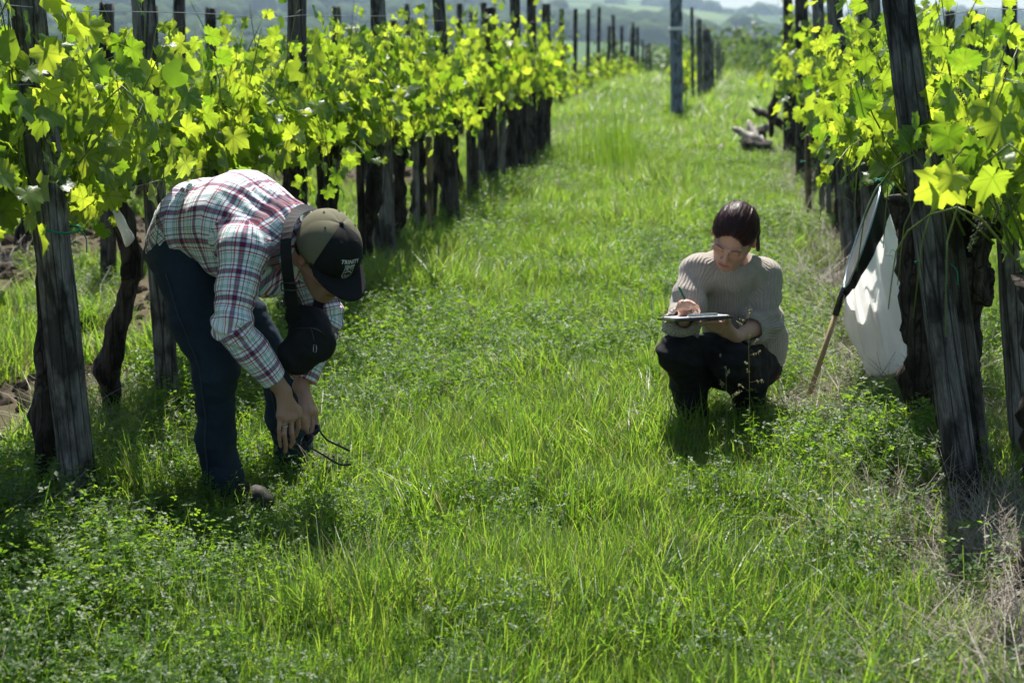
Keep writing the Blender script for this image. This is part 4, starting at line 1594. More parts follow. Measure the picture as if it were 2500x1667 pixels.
# =================================================================== bending person
def bending_person():
    base = Q(600, 1225, 5.6); base[2] = 0
    root = empty('person', to_world(base), YAW)
    hipR, kneeR, ankR = Q(448, 640, 5.52), Q(527, 905, 5.40), Q(543, 1190, 5.46)
    hipL, kneeL, ankL = Q(480, 640, 5.74), Q(676, 892, 5.80), Q(728, 1130, 5.84)
    p0, p1, p2, p3 = Q(450, 605, 5.66), Q(500, 548, 5.60), Q(590, 540, 5.50), Q(680, 562, 5.42)
    shR, elR, wrR = Q(596, 606, 5.28), Q(566, 792, 5.17), Q(692, 956, 5.24)
    shL, elL, wrL = Q(760, 610, 5.54), Q(795, 775, 5.50), Q(734, 942, 5.40)
    hc = Q(796, 627, 5.30)
    fr = head_frame((.47, -.57, -.67), (.42, -.50, .74))
    hs = 1.08
    spine = unit(p3 - p1)
    side = unit(np.cross(spine, (0, 0, 1)))          # across the shoulders
    # --- body (skin)
    fd = field_for([hipR, ankR, ankL, hc, shR, shL, elR, elL, p1, wrR, Q(696, 1100, 5.2)], .2, .0042)
    fd.lo[2] = max(fd.lo[2], -.02)
    fd.chain([p0, p1, p2, p3], [.10, .10, .11, .085], .04, (side, 1.35))
    for hip, knee, ank in ((hipR, kneeR, ankR), (hipL, kneeL, ankL)):
        fd.chain([hip, knee, ank], [.078, .052, .038], .03)
    for sh, el, wr in ((shR, elR, wrR), (shL, elL, wrL)):
        fd.cap(p3, sh, .06, .055, .04)
        fd.chain([sh, el], [.052, .040], .03)
        mid = el + (wr - el) * .3
        fd.chain([el, mid, wr], [.040, .041, .0265], .02, None)
    nb = hc - .02 * fr[1] - .06 * fr[2] - .02 * fr[1]
    fd.cap(p3 + np.array((0, 0, .02)), nb, .062, .056, .03)
    add_head(fd, hc, fr, hs)
    # right hand, fingers hanging, thumb toward the glasses
    kn = [Q(726, 1012, 5.27), Q(711, 1020, 5.245), Q(696, 1021, 5.225), Q(684, 1014, 5.215)]
    fg = [[Q(729, 1042, 5.285), Q(722, 1062, 5.30), Q(712, 1074, 5.305)],
          [Q(712, 1056, 5.235), Q(716, 1078, 5.255), Q(710, 1090, 5.275)],
          [Q(694, 1059, 5.212), Q(698, 1086, 5.23), Q(697, 1103, 5.25)],
          [Q(681, 1048, 5.205), Q(682, 1072, 5.215), Q(685, 1090, 5.23)]]
    add_hand(fd, wrR, kn, fg, [Q(706, 978, 5.26), Q(727, 1000, 5.29), Q(737, 1024, 5.31), Q(741, 1043, 5.325)])
    # left hand pinching the glasses
    kn = [Q(752, 1003, 5.345), Q(760, 1006, 5.37), Q(766, 1008, 5.392), Q(769, 1006, 5.412)]
    fg = [[Q(752, 1030, 5.335), Q(748, 1046, 5.33), Q(752, 1058, 5.33)],
          [Q(763, 1034, 5.36), Q(762, 1052, 5.35), Q(758, 1064, 5.34)],
          [Q(771, 1034, 5.385), Q(769, 1054, 5.375), Q(763, 1064, 5.362)],
          [Q(774, 1028, 5.408), Q(774, 1046, 5.40), Q(768, 1058, 5.39)]]
    add_hand(fd, wrL, kn, fg, [Q(740, 968, 5.37), Q(738, 1000, 5.335), Q(742, 1026, 5.325), Q(748, 1046, 5.32)])
    V, F = fd.mesh()
    V = relax(V, F, 1, .35)
    skin = np.array((.40, .225, .15))
    C = np.tile(skin, (len(V), 1))
    head_colors(V, hc, fr, hs, skin, (.30, .11, .09), (.03, .02, .015), C)
    d = (V - hc) / hs
    beard = ((d @ fr[1] > -.01) & (d @ fr[2] < -.04) & (np.linalg.norm(d, axis=1) < .15)).astype(float) * .35
    C = C * (1 - beard[:, None]) + np.array((.12, .08, .065)) * beard[:, None]
    skin_obj('body', V, F, MAT['skin_m'], root, base, C)
    # --- ring
    a = np.linspace(0, 2 * np.pi, 15)
    c = fg and Q(695, 1040, 5.216)
    rp = np.stack([.0108 * np.cos(a), .0108 * np.sin(a), 0 * a], 1) + c - base
    obj('ring', mesh_np('ring', *tube(rp, .0018, 5), MAT['steel']), root)
    # --- jeans
    fd = field_for([hipR, ankR, ankL, hipL, p0, kneeL], .19, .006)
    fd.ell(Q(462, 618, 5.63), (.12, .165, .12), None, .05)
    fd.cap(p0, p1 * .45 + p0 * .55, .115, .10, .05, (side, 1.3))
    for hip, knee, ank in ((hipR, kneeR, ankR), (hipL, kneeL, ankL)):
        hem = ank + np.array((.005, 0, -.045))
        mid = hip * .5 + knee * .5 + np.array((-.008, 0, 0))
        shin = knee * .45 + ank * .55 + np.array((-.012, 0, 0))
        fd.chain([hip, mid, knee], [.105, .092, .073], .04)
        fd.chain([knee, shin, hem], [.073, .064, .076], .03)
        fd.cap(hem - (0, 0, .06), hem + (0, 0, .02), .062, .055, .004, None, 'sub')
    V, F = fd.mesh()
    keep_z = np.ones(len(V), bool)
    N = vnormals(V, F)
    fold = fbm(V * np.array((1, 1, 1.6)), 9, 60, 3) * .009
    kn_ = np.exp(-((V[:, 2] - .42) / .09) ** 2) + np.exp(-((V[:, 2] - .12) / .07) ** 2)
    fold += .004 * kn_ * np.sin(V[:, 2] * 80 + 55 * (V[:, 0] - V[:, 1]) + 5 * fbm(V, 8, 61, 2)) * (.4 + .6 * vnoise(V, 9, 62))
    V = V + N * fold[:, None]
    jo, _ = skin_obj('jeans', V, F, MAT['denim'], root, base)
    for hip, knee, ank in ((hipR, kneeR, ankR), (hipL, kneeL, ankL)):
        sp_ = []
        for t in np.linspace(.04, .97, 26):
            ax_ = hip + (knee - hip) * (t * 2) if t < .5 else knee + (ank - knee) * (t * 2 - 1)
            d_ = V - ax_
            near_ = (np.abs(d_[:, 2]) < .008) & (np.hypot(d_[:, 0], d_[:, 1]) < .16)
            if near_.sum() < 4: continue
            cand = V[near_]; sc2 = d_[near_] @ np.array((-.45, -.9, 0)) - 2 * np.abs(d_[near_] @ np.array((.9, -.45, 0)))
            sp_.append(cand[sc2.argmax()] - base)
        if len(sp_) > 4:
            P_ = np.array(sp_); P_[1:-1] = (P_[:-2] + 2 * P_[1:-1] + P_[2:]) / 4
            obj('seam', mesh_np('seam', *tube(P_ + np.array((-.001, -.002, 0)), .0024, 5), MAT['denim_seam']), jo)
    # belt loop strip at the back of the waist
    wpath = [p0 + np.array((-.05, -.15, .03)), p0 + np.array((-.112, -.07, .06)), p0 + np.array((-.12, .05, .07))]
    # --- shirt
    fd = field_for([p0, p1, p2, p3, shR, shL, elR, elL, Q(640, 930, 5.2), Q(735, 930, 5.4)], .2, .005)
    fd.chain([Q(462, 600, 5.66), p1 + (.005, 0, .0), p2 + (0, 0, .003), p3 + (0, 0, -.005)], [.118, .140, .155, .116], .05, (side, 1.28))
    fd.chain([Q(452, 585, 5.64), Q(478, 540, 5.62)], [.10, .10], .05, (side, 1.4))
    fd.cap(Q(565, 640, 5.47), Q(662, 690, 5.42), .055, .050, .06, (side, 2.0))
    for sh, el, wr, cf in ((shR, elR, wrR, .78), (shL, elL, wrL, .86)):
        cuff = el + (wr - el) * cf
        fd.cap(p3 * .6 + p2 * .4, sh, .085, .078, .06)
        fd.chain([sh, sh * .5 + el * .5, el], [.078, .066, .060], .03)
        fd.chain([el, el * .5 + cuff * .5, cuff], [.060, .054, .046], .02)
    # collar
    nk = unit(nb - p3)
    fd.cap(p3 + nk * .02, p3 + nk * .075, .082, .072, .02)
    for el, wr, cf in ((elR, wrR, .78), (elL, wrL, .86)):
        ax = unit(wr - el); cuff = el + (wr - el) * cf
        fd.cap(cuff + ax * .0, cuff + ax * .08, .06, .06, 0, None, 'sub') if False else None
        fd.cap(cuff + ax * .012 - ax * .02, cuff + ax * .1, .036, .038, .002, None, 'sub')
        # trim what bulges past the cuff plane
        sl, x, y, z = fd._box(cuff - .09, cuff + .09)
        dd = (x - cuff[0]) * ax[0] + (y - cuff[1]) * ax[1] + (z - cuff[2]) * ax[2] - .012
        fd.F[sl] = np.maximum(fd.F[sl], dd.astype(np.float32))
    V, F = fd.mesh()
    N = vnormals(V, F)
    tt = (V - p1) @ spine
    cross = (V - p1) @ side
    arm = np.minimum(np.linalg.norm(V - elR, axis=1), np.linalg.norm(V - elL, axis=1))
    fold = .006 * fbm(V, 9, 70, 3)
    fold += .008 * np.exp(-((tt + .02) / .08) ** 2) * np.sin(tt * 120 + 4 * fbm(V, 6, 71, 2))       # waist folds
    fold += .007 * np.exp(-(arm / .10) ** 2) * np.sin(V[:, 2] * 130 + 60 * V[:, 0] + 3 * fbm(V, 9, 72, 2))  # elbow folds
    shd = np.linalg.norm(V - (p3 + np.array((-.03, -.05, .06))), axis=1)
    fold += .006 * np.exp(-(shd / .12) ** 2) * np.sin(cross * 150 + 3 * fbm(V, 8, 73, 2))
    V = V + N * fold[:, None]
    so, me = skin_obj('shirt', V, F, MAT['plaid'], root, base)
    part_uv(me, V, F, [([Q(420, 620, 5.68), p0, p1, p2, p3, nb], .165, (0, 0, 1), .075), ([shR, elR, wrR], .068, side, 0), ([shL, elL, wrL], .068, side, 0)])
    # --- shoes
    for ank, dr in ((ankR, (.9, -.42, 0)), (ankL, (.97, -.2, 0))):
        fd = Field(np.array((ank[0] - .2, ank[1] - .3, -.01)), np.array((ank[0] + .32, ank[1] + .25, .16)), .006)
        d = unit(dr)
        b = np.array((ank[0], ank[1], .045))
        fd.cap(b - d * .05, b + d * .15 + (0, 0, -.012), .045, .036, .02)
        fd.cap(b + (0, 0, .01), b + (0, 0, .06), .045, .045, .02)
        fd.cap(b - d * .06 + (0, 0, -.028), b + d * .17 + (0, 0, -.03), .038, .036, .01)
        V, F = fd.mesh()
        skin_obj('shoe', V, F, MAT['shoe'], root, base)
    # --- short hair under the cap
    L = lambda x, y, z: hc + hs * (x * fr[0] + y * fr[1] + z * fr[2])
    fd = field_for([L(0, 0, 0)], .16, .004)
    fd.ell(L(0, -.016, .036), (.082 * hs, .101 * hs, .090 * hs), np.stack(fr), .01)
    fd.ell(L(0, -.07, -.03), (.062 * hs, .036 * hs, .055 * hs), np.stack(fr), .03)
    fd.ell(L(0, .085, -.045), (.10 * hs, .075 * hs, .095 * hs), np.stack(fr), .01, 'sub')
    for q in (-1, 1): fd.ell(L(q * .085, .0, -.02), (.03 * hs, .026 * hs, .036 * hs), np.stack(fr), .006, 'sub')
    V, F = fd.mesh()
    V = V + vnormals(V, F) * (.006 * fbm(V, 90, 80, 2))[:, None]
    ho, me = skin_obj('hair', V, F, MAT['hair_m'], root, base)
    add_attr(me, 'strand', V[:, 0] + V[:, 2])
    strands(V, F, lambda Q_: ((Q_ - hc) @ fr[2]) < .06, lambda c_: np.tile(-fr[2], (len(c_), 1)), 900, .018, MAT['hair_m'], ho, base, 7, .0008, .002, .7)
    # --- cap: six panels, visor, button, emblem
    B = np.stack(fr).T                                # columns right, fwd, up
    cap = empty('cap')
    cap.parent = root
    M = np.eye(4)
    tilt = R(-6)
    M[:3, :3] = B * hs * 1.06
    M[:3, 3] = hc - base
    cap.matrix_local = Matrix(M.tolist())
    rx, ry, rz_ = .089, .108, .098
    c0 = np.array((0, -.008, .030))

    def crown(az, el, lift=0.0):
        """az from front (deg), el 0 rim .. 90 top"""
        a_, e_ = np.radians(az), np.radians(el)
        ce = np.cos(e_) ** .8
        return np.stack([c0[0] + (rx + lift) * np.sin(a_) * ce, c0[1] + (ry + lift) * np.cos(a_) * ce + .006 * np.cos(a_) * np.sin(2 * e_), c0[2] + (rz_ + lift) * np.sin(e_)], -1)
    for k in range(6):
        a0, a1 = -60 + 60 * k, 60 * k
        az = np.linspace(a0 + .4, a1 - .4, 11); el = np.linspace(-8, 88.5, 14)
        A, E = np.meshgrid(az, el)
        puff = .0018 * np.cos(np.pi * (A - (a0 + a1) / 2) / 60.0)
        Vo = np.concatenate([crown(A.ravel(), E.ravel(), puff.ravel()), crown(A.ravel(), E.ravel(), -.003)])
        nv = 11 * 14
        Fq = []
        for i in range(13):
            for j in range(10):
                q = (i * 11 + j, i * 11 + j + 1, (i + 1) * 11 + j + 1, (i + 1) * 11 + j)
                Fq.append(q); Fq.append(tuple(nv + z for z in q[::-1]))
        for j in range(10): Fq.append((j + 1, j, nv + j, nv + j + 1))
        po = obj('panel', mesh_np('panel', Vo, Fq, MAT['capblack'] if k in (0, 1) else MAT['olive']), cap)
        po['label'] = 'black front panel' if k in (0, 1) else 'olive rear panel'
        eyp = crown(np.array([(a0 + a1) / 2]), np.array([62.]), .003)[0]
        ring = np.stack([eyp[0] + .003 * np.cos(np.linspace(0, 6.28, 9)), eyp[1] + .003 * np.sin(np.linspace(0, 6.28, 9)), np.full(9, eyp[2])], 1)
        obj('eyelet', mesh_np('eyelet', *tube(ring, .0009, 4), MAT['capblack']), cap)
    bt = bmesh.new(); bmesh.ops.create_uvsphere(bt, u_segments=10, v_segments=6, radius=.007)
    bmesh.ops.scale(bt, vec=(1, 1, .6), verts=bt.verts)
    obj('button', bm_mesh('button', bt, MAT['capblack'], True), cap, (0, c0[1], c0[2] + rz_ + .003))
    # visor
    na, nr = 25, 9
    Vv = []
    for s_ in (0, 1):
        for i in range(nr):
            t = i / (nr - 1)
            for j in range(na):
                a_ = np.radians(-68 + 136 * j / (na - 1))
                rim = crown(np.degrees(a_), -7)
                ext = .078 * t * max(.0, math.cos(a_ * 1.05)) ** .55
                x = rim[0] * (1 + .02 * t); y = rim[1] + ext
                z = rim[2] - .10 * ext - 2.6 * x * x * (.55 + .45 * t) + .021 * (1 - 0) * (rim[0] / rx) ** 2 - (.0035 if s_ else 0) + .002
                Vv.append((x, y, z))
    Fv = []
    n_ = na * nr
    for i in range(nr - 1):
        for j in range(na - 1):
            q = (i * na + j, i * na + j + 1, (i + 1) * na + j + 1, (i + 1) * na + j)
            Fv.append(q); Fv.append(tuple(n_ + z for z in q[::-1]))
    for j in range(na - 1):
        q = (nr - 1) * na + j
        Fv.append((q, q + 1, n_ + q + 1, n_ + q))
    obj('visor', mesh_np('visor', np.array(Vv), Fv, MAT['capblack']), cap)

    def on_cap(P2, lift=.0028):
        """flat mm-scale artwork (x right of the wearer's left.., y up) bent onto the cap front"""
        P2 = np.asarray(P2, float)
        az = -P2[:, 0] / rx * 57.3 * .88
        el = 14 + P2[:, 1] / rz_ * 57.3 * .95
        return crown(az, el, lift)

    def text_mesh(body, size, cx, cy, arch=0.0):
        cu = bpy.data.curves.new('lettering', 'FONT')
        cu.body = body; cu.size = size; cu.align_x = 'CENTER'; cu.align_y = 'CENTER'; cu.resolution_u = 3
        cu.space_character = 1.08; cu.offset = .0003
        tmp = bpy.data.objects.new('lettering', cu)
        COL.objects.link(tmp)
        dg = bpy.context.evaluated_depsgraph_get()
        m_ = bpy.data.meshes.new_from_object(tmp.evaluated_get(dg))
        bpy.data.objects.remove(tmp)
        co = np.array([v.co[:2] for v in m_.vertices])
        co[:, 1] += cy - arch * (co[:, 0] / .03) ** 2
        co[:, 0] += cx
        V3 = on_cap(co)
        for v, p in zip(m_.vertices, V3): v.co = p
        m_.materials.clear(); m_.materials.append(MAT['thread'])
        return m_
    obj('lettering', text_mesh('TRINITY', .0185, 0, .032, .002), cap)
    obj('lettering', text_mesh('COLLEGE', .0085, 0, .0185), cap)

    def strokes(polys, wd, lift=.0026):
        Vs, Fs = [], []
        for poly in polys:
            P = np.array(poly, float)
            T = np.gradient(P, axis=0); T /= np.linalg.norm(T, axis=1)[:, None] + 1e-9
            Nn = np.stack([-T[:, 1], T[:, 0]], 1) * wd / 2
            o0 = len(Vs)
            A3, B3 = on_cap(P + Nn, lift), on_cap(P - Nn, lift)
            for a_, b_ in zip(A3, B3): Vs += [a_, b_]
            for i in range(len(P) - 1): Fs.append((o0 + 2 * i, o0 + 2 * i + 1, o0 + 2 * i + 3, o0 + 2 * i + 2))
        return mesh_np('emblem', np.array(Vs), Fs, MAT['thread'])
    w2, yt, yb = .0125, .0125, -.021
    ES = 1.3
    sh_ = [(-w2, yt)] + [(x, yt) for x in np.linspace(-w2, w2, 9)[1:]] + [(w2, y) for y in np.linspace(yt, -.006, 6)[1:]] + \
          [(w2 * math.cos(q), -.006 - .016 * math.sin(q)) for q in np.linspace(.1, math.pi - .1, 14)] + [(-w2, y) for y in np.linspace(-.006, yt, 6)]
    inner = []
    inner.append([(-.0095, -.001), (0, .004), (.0095, -.001)])                 # chevron
    inner.append([(-.0095, -.0035), (0, .0015), (.0095, -.0035)])
    inner.append([(-.009, .006), (-.002, .006), (-.002, .0105), (-.009, .0105), (-.009, .006)])   # open book
    inner.append([(-.0055, .006), (-.0055, .0105)])
    inner.append([(.003, .010), (.005, .006), (.0065, .0095), (.008, .0055), (.0095, .010)])       # beast
    inner.append([(-.006, -.014), (-.006, -.008), (-.003, -.008), (-.003, -.011), (.003, -.011), (.003, -.008), (.006, -.008), (.006, -.014), (-.006, -.014)])  # castle
    inner.append([(-.004, -.017), (.004, -.017)])
    sc_ = lambda pl: [(x * ES, (y - .0125) * ES + .0125) for x, y in pl]
    obj('emblem', strokes([sc_(sh_)], .0016), cap)
    obj('emblem', strokes([sc_(q) for q in inner], .0014), cap)
    tag(root, 'bending person in plaid shirt, dark jeans and cap holding sunglasses', 'person')
    # =============== shoulder bag (its own thing)
    bb = Q(745, 870, 5.34)
    bag = empty('shoulder_bag', to_world(bb), YAW)
    fd = field_for([Q(700, 760, 5.36), Q(790, 900, 5.34)], .16, .006)
    fl = (unit((-.35, 1, 0)), .62)
    A = Q(752, 795, 5.36); Bq = Q(762, 835, 5.34); Cq = Q(722, 872, 5.34)
    fd.chain([Q(722, 770, 5.37), A, Bq], [.030, .058, .066], .05, fl)
    fd.chain([Bq, Cq], [.066, .054], .05, fl)
    fd.cap(Q(705, 862, 5.34), Q(735, 890, 5.34), .03, .03, .04, fl)
    V, F = fd.mesh()
    V = V + vnormals(V, F) * (.007 * fbm(V, 14, 88, 3))[:, None]
    obj('pouch', mesh_np('pouch', V - bb, F, MAT['black_cloth']), bag)
    def ribbon(path, wdir, wd, th=.0025):
        P = spline(path, 26)
        T = np.gradient(P, axis=0); T /= np.linalg.norm(T, axis=1)[:, None]
        Vs, Fs = [], []
        wdir = np.asarray(wdir, float)
        if wdir.ndim == 1: wdir = np.tile(wdir, (len(P), 1))
        else:
            wdir = spline(wdir, 26)
        for i in range(len(P)):
            w_ = unit(wdir[i] - T[i] * (wdir[i] @ T[i])); n_ = np.cross(T[i], w_)
            for sx, sy in ((-1, -1), (1, -1), (1, 1), (-1, 1)): Vs.append(P[i] + w_ * wd / 2 * sx + n_ * th / 2 * sy)
        for i in range(len(P) - 1):
            for j in range(4): Fs.append((4 * i + j, 4 * i + (j + 1) % 4, 4 * i + 4 + (j + 1) % 4, 4 * i + 4 + j))
        Fs += [(3, 2, 1, 0), tuple(4 * len(P) - 4 + j for j in range(4))]
        return np.array(Vs), Fs
    pth = [Q(722, 790, 5.34), Q(712, 735, 5.26), Q(702, 660, 5.19), Q(698, 590, 5.19), Q(712, 535, 5.26), Q(742, 508, 5.36), Q(775, 512, 5.47)]
    wd_ = [(1, 0, 0), (1, .1, 0), (.95, -.3, 0), (.9, -.4, .1), (.8, -.3, -.1), (.75, -.5, -.45), (.7, -.6, -.4)]
    obj('strap', mesh_np('strap', *(lambda v, f: (v - bb, f))(*ribbon(pth, wd_, .040)), MAT['black_cloth'], False), bag)
    pth = [Q(775, 512, 5.47), Q(800, 580, 5.52), Q(790, 680, 5.46), Q(770, 775, 5.38)]
    obj('strap', mesh_np('strap', *(lambda v, f: (v - bb, f))(*ribbon(pth, (1, -.2, 0), .038)), MAT['black_cloth'], False), bag)
    zp = [Q(758, 795, 5.28), Q(763, 815, 5.272), Q(768, 838, 5.27)]
    obj('zip', mesh_np('zip', *tube(spline([q - bb for q in zp], 8), .0018, 5), MAT['black_gloss']), bag)
    pl = Q(769, 842, 5.266) - bb
    obj('zip_pull', mesh_np('zip_pull', *tube(np.array([pl + (-.005, 0, 0), pl + (-.006, -.002, -.022), pl + (.004, -.002, -.024), pl + (.005, 0, -.002), pl + (-.005, 0, 0)]), .0012, 4), MAT['steel']), bag)
    rp = spline([Q(700, 800, 5.30) - bb, Q(735, 800, 5.275) - bb, Q(775, 805, 5.285) - bb, Q(803, 830, 5.33) - bb], 12)
    obj('piping', mesh_np('piping', *tube(rp, .0025, 5), MAT['black_gloss']), bag)
    bk = Q(705, 700, 5.185) - bb
    obj('buckle', mesh_np('buckle', *tube(np.array([bk + (-.024, 0, .012), bk + (.024, 0, .012), bk + (.024, 0, -.012), bk + (-.024, 0, -.012), bk + (-.024, 0, .012)]), .003, 5), MAT['black_gloss']), bag)
    tag(bag, 'black nylon shoulder bag hanging from the bending person\'s neck', 'bag')
    # =============== sunglasses
    gc = Q(752, 1066, 5.32)
    gl = empty('sunglasses', to_world(gc), YAW)
    # frame front runs between two lenses; temples point right
    l1, l2 = Q(750, 1074, 5.29), Q(766, 1050, 5.36)
    ax = unit(l2 - l1); tdir = unit(Q(853, 1100, 5.53) - Q(770, 1060, 5.40))
    upv = unit(np.cross(tdir, ax))
    for lc in (l1, l2):
        bm_ = bmesh.new(); bmesh.ops.create_uvsphere(bm_, u_segments=16, v_segments=10, radius=1)
        me = bm_mesh('lens', bm_, MAT['black_gloss'], True)
        lo_ = obj('lens', me, gl)
        Mx = np.eye(4); Mx[:3, 0] = ax * .029; Mx[:3, 1] = upv * .024; Mx[:3, 2] = tdir * .007; Mx[:3, 3] = lc - gc
        lo_.matrix_local = Matrix(Mx.tolist())
        a_ = np.linspace(0, 2 * np.pi, 21)
        rp = (lc - gc) + np.outer(np.cos(a_), ax * .0315) + np.outer(np.sin(a_), upv * .0235)
        obj('rim', mesh_np('rim', *tube(rp, .0024, 5), MAT['black_gloss']), gl)
    obj('bridge', mesh_np('bridge', *tube(spline([l1 - gc + ax * .028, (l1 + l2) / 2 - gc + upv * .006 - tdir * .004, l2 - gc - ax * .028], 7), .003, 6), MAT['black_gloss']), gl)
    for pts_ in ([l1 - ax * .03 + tdir * .002, Q(785, 1108, 5.34), Q(818, 1128, 5.38), Q(834, 1134, 5.40), Q(856, 1133, 5.42)],
                 [l2 + ax * .03 + tdir * .002, Q(797, 1072, 5.46), Q(830, 1089, 5.50), Q(853, 1100, 5.53)]):
        obj('temple', mesh_np('temple', *tube(spline([q - gc for q in pts_], 16), np.linspace(.0034, .0046, 16), 6), MAT['black_gloss']), gl)
    tag(gl, 'dark sunglasses with open temples held in the bending person\'s hands', 'sunglasses')


# =================================================================== crouching person
def crouching_person():
    base = Q(1770, 1060, 6.45); base[2] = 0
    root = empty('person', to_world(base), YAW)
    G = lambda px, D, z: np.array((Q(px, 1000, D)[0], D, z))
    ankR, ankL = G(1690, 6.30, .10), G(1836, 6.46, .10)
    kneeR, kneeL = Q(1658, 862, 6.10), Q(1786, 880, 6.14)
    hipR, hipL = Q(1775, 892, 6.56), Q(1845, 892, 6.64)
    pel = Q(1815, 880, 6.62)
    ch, nb = Q(1790, 735, 6.46), Q(1786, 652, 6.37)
    shR, elR, wrR = Q(1702, 668, 6.32), Q(1662, 792, 6.20), Q(1672, 772, 6.00)
    shL, elL, wrL = Q(1860, 676, 6.44), Q(1866, 790, 6.34), Q(1798, 822, 6.14)
    hc = Q(1792, 576, 6.27)
    fr = head_frame((-.36, -.66, -.62), (.06, -.6, .78))
    hs = 1.03
    fd = field_for([ankR, ankL, kneeR, kneeL, hipL, shR, shL, elR, elL, hc, wrR, Q(1675, 745, 5.95)], .15, .0036)
    sd = unit(shL - shR)
    fd.chain([pel, ch, nb - (0, 0, .02)], [.10, .095, .07], .04, (sd, 1.3))
    for hip, knee, ank in ((hipR, kneeR, ankR), (hipL, kneeL, ankL)):
        fd.chain([hip, knee, knee * .5 + ank * .5 + (.02, .05, 0), ank], [.072, .046, .036, .03], .02)
        pass
    for sh, el, wr in ((shR, elR, wrR), (shL, elL, wrL)):
        fd.cap(nb, sh, .05, .045, .03)
        fd.chain([sh, el], [.043, .034], .02)
        fd.chain([el, el + (wr - el) * .3, wr], [.034, .035, .0225], .02)
    nbk = hc - .035 * fr[1] - .05 * fr[2]
    fd.cap(nb, nbk, .048, .046, .03)
    add_head(fd, hc, fr, hs, True)
    # writing hand, curled round the pen
    kn = [Q(1676, 737, 5.96), Q(1688, 741, 5.955), Q(1698, 747, 5.96), Q(1704, 754, 5.975)]
    kn = [Q(1664, 742, 5.93), Q(1675, 741, 5.92), Q(1686, 744, 5.925), Q(1694, 751, 5.935)]
    fg = [[Q(1668, 738, 5.90), Q(1684, 744, 5.89), Q(1694, 752, 5.90)],
          [Q(1680, 738, 5.89), Q(1696, 745, 5.885), Q(1704, 755, 5.90)],
          [Q(1692, 742, 5.895), Q(1703, 750, 5.895), Q(1705, 760, 5.91)],
          [Q(1698, 750, 5.91), Q(1706, 757, 5.91), Q(1706, 763, 5.925)]]
    add_hand(fd, wrR, kn, fg, [Q(1668, 760, 5.98), Q(1660, 752, 5.94), Q(1668, 748, 5.905), Q(1682, 752, 5.89)], .0075)
    # hand under the board
    kn = [Q(1770, 790, 6.05), Q(1765, 797, 6.06), Q(1762, 805, 6.075), Q(1764, 812, 6.09)]
    fg = [[Q(1748, 786, 6.00), Q(1734, 785, 5.97), Q(1722, 786, 5.95)],
          [Q(1742, 791, 6.01), Q(1726, 788, 5.97), Q(1714, 788, 5.945)],
          [Q(1742, 799, 6.03), Q(1726, 794, 5.99), Q(1714, 792, 5.96)],
          [Q(1746, 807, 6.05), Q(1733, 802, 6.02), Q(1723, 798, 6.0)]]
    add_hand(fd, wrL, kn, fg, [Q(1790, 812, 6.10), Q(1778, 795, 6.06), Q(1777, 782, 6.02), Q(1776, 774, 5.99)], .0075)
    V, F = fd.mesh()
    V = relax(V, F, 1, .3)
    skin = np.array((.52, .31, .235))
    C = np.tile(skin, (len(V), 1))
    head_colors(V, hc, fr, hs, skin, (.42, .15, .14), (.05, .03, .025), C)
    skin_obj('body', V, F, MAT['skin_w'], root, base, C)
    # --- trousers
    fd = field_for([ankR, ankL, kneeR, kneeL, hipL, hipR, pel], .17, .006)
    fd.ell(pel + (0, 0, -.005), (.14, .135, .115), None, .05)
    for hip, knee, ank in ((hipR, kneeR, ankR), (hipL, kneeL, ankL)):
        fd.chain([hip, hip * .5 + knee * .5, knee], [.105, .096, .072], .04)
        fd.chain([knee, knee * .5 + ank * .5 + (.02, .05, 0), ank + (0, 0, -.02)], [.072, .070, .062], .04)
    V, F = fd.mesh()
    N = vnormals(V, F)
    kd = np.minimum(np.linalg.norm(V - kneeR, axis=1), np.linalg.norm(V - kneeL, axis=1))
    V = V + N * (.010 * fbm(V, 10, 90, 3) + .005 * np.sin(V[:, 2] * 120 + 40 * V[:, 0]) * np.exp(-(kd / .2) ** 2))[:, None]
    skin_obj('trousers', V, F, MAT['trousers'], root, base)
    # --- sweater
    fd = field_for([pel, ch, nb, shR, shL, elR, elL, wrL, wrR], .17, .005)
    fd.chain([Q(1836, 850, 6.60), Q(1815, 790, 6.53), ch, nb - (0, 0, .035)], [.125, .130, .122, .088], .05, (sd, 1.22))
    fd.cap(Q(1880, 885, 6.66), Q(1856, 780, 6.55), .05, .065, .05)
    for sh, el, wr, cf in ((shR, elR, wrR, .62), (shL, elL, wrL, .40)):
        cuff = el + (wr - el) * cf
        fd.cap(nb - (0, 0, .02), sh, .072, .070, .05)
        fd.chain([sh, sh * .5 + el * .5, el], [.070, .066, .066], .03)
        fd.chain([el, cuff], [.066, .056], .03)
    hem = unit(pel - ch)
    ax = unit(nbk - nb)
    fd.cap(nb + ax * .0, nb + ax * .13, .066, .074, .006, None, 'sub')     # neck opening
    a_ = np.linspace(0, 2 * np.pi, 17)
    e1 = unit(np.cross(ax, (0, 1, 0))); e2 = np.cross(ax, e1)
    rp = [nb + ax * .012 + .074 * (math.cos(q) * e1 + math.sin(q) * e2) + (0, 0, .012 * math.sin(q) * 0) for q in a_]
    for i in range(16): fd.cap(rp[i], rp[i + 1], .0145, .0145, .012)
    for el, wr, cf in ((elR, wrR, .62), (elL, wrL, .40)):
        axx = unit(wr - el); cuff = el + (wr - el) * cf
        fd.cap(cuff, cuff + axx * .1, .040, .042, .004, None, 'sub')
        sl, x, y, z = fd._box(cuff - .075, cuff + .075)
        dd = (x - cuff[0]) * axx[0] + (y - cuff[1]) * axx[1] + (z - cuff[2]) * axx[2] - .02
        fd.F[sl] = np.maximum(fd.F[sl], dd.astype(np.float32))
    V, F = fd.mesh()
    N = vnormals(V, F)
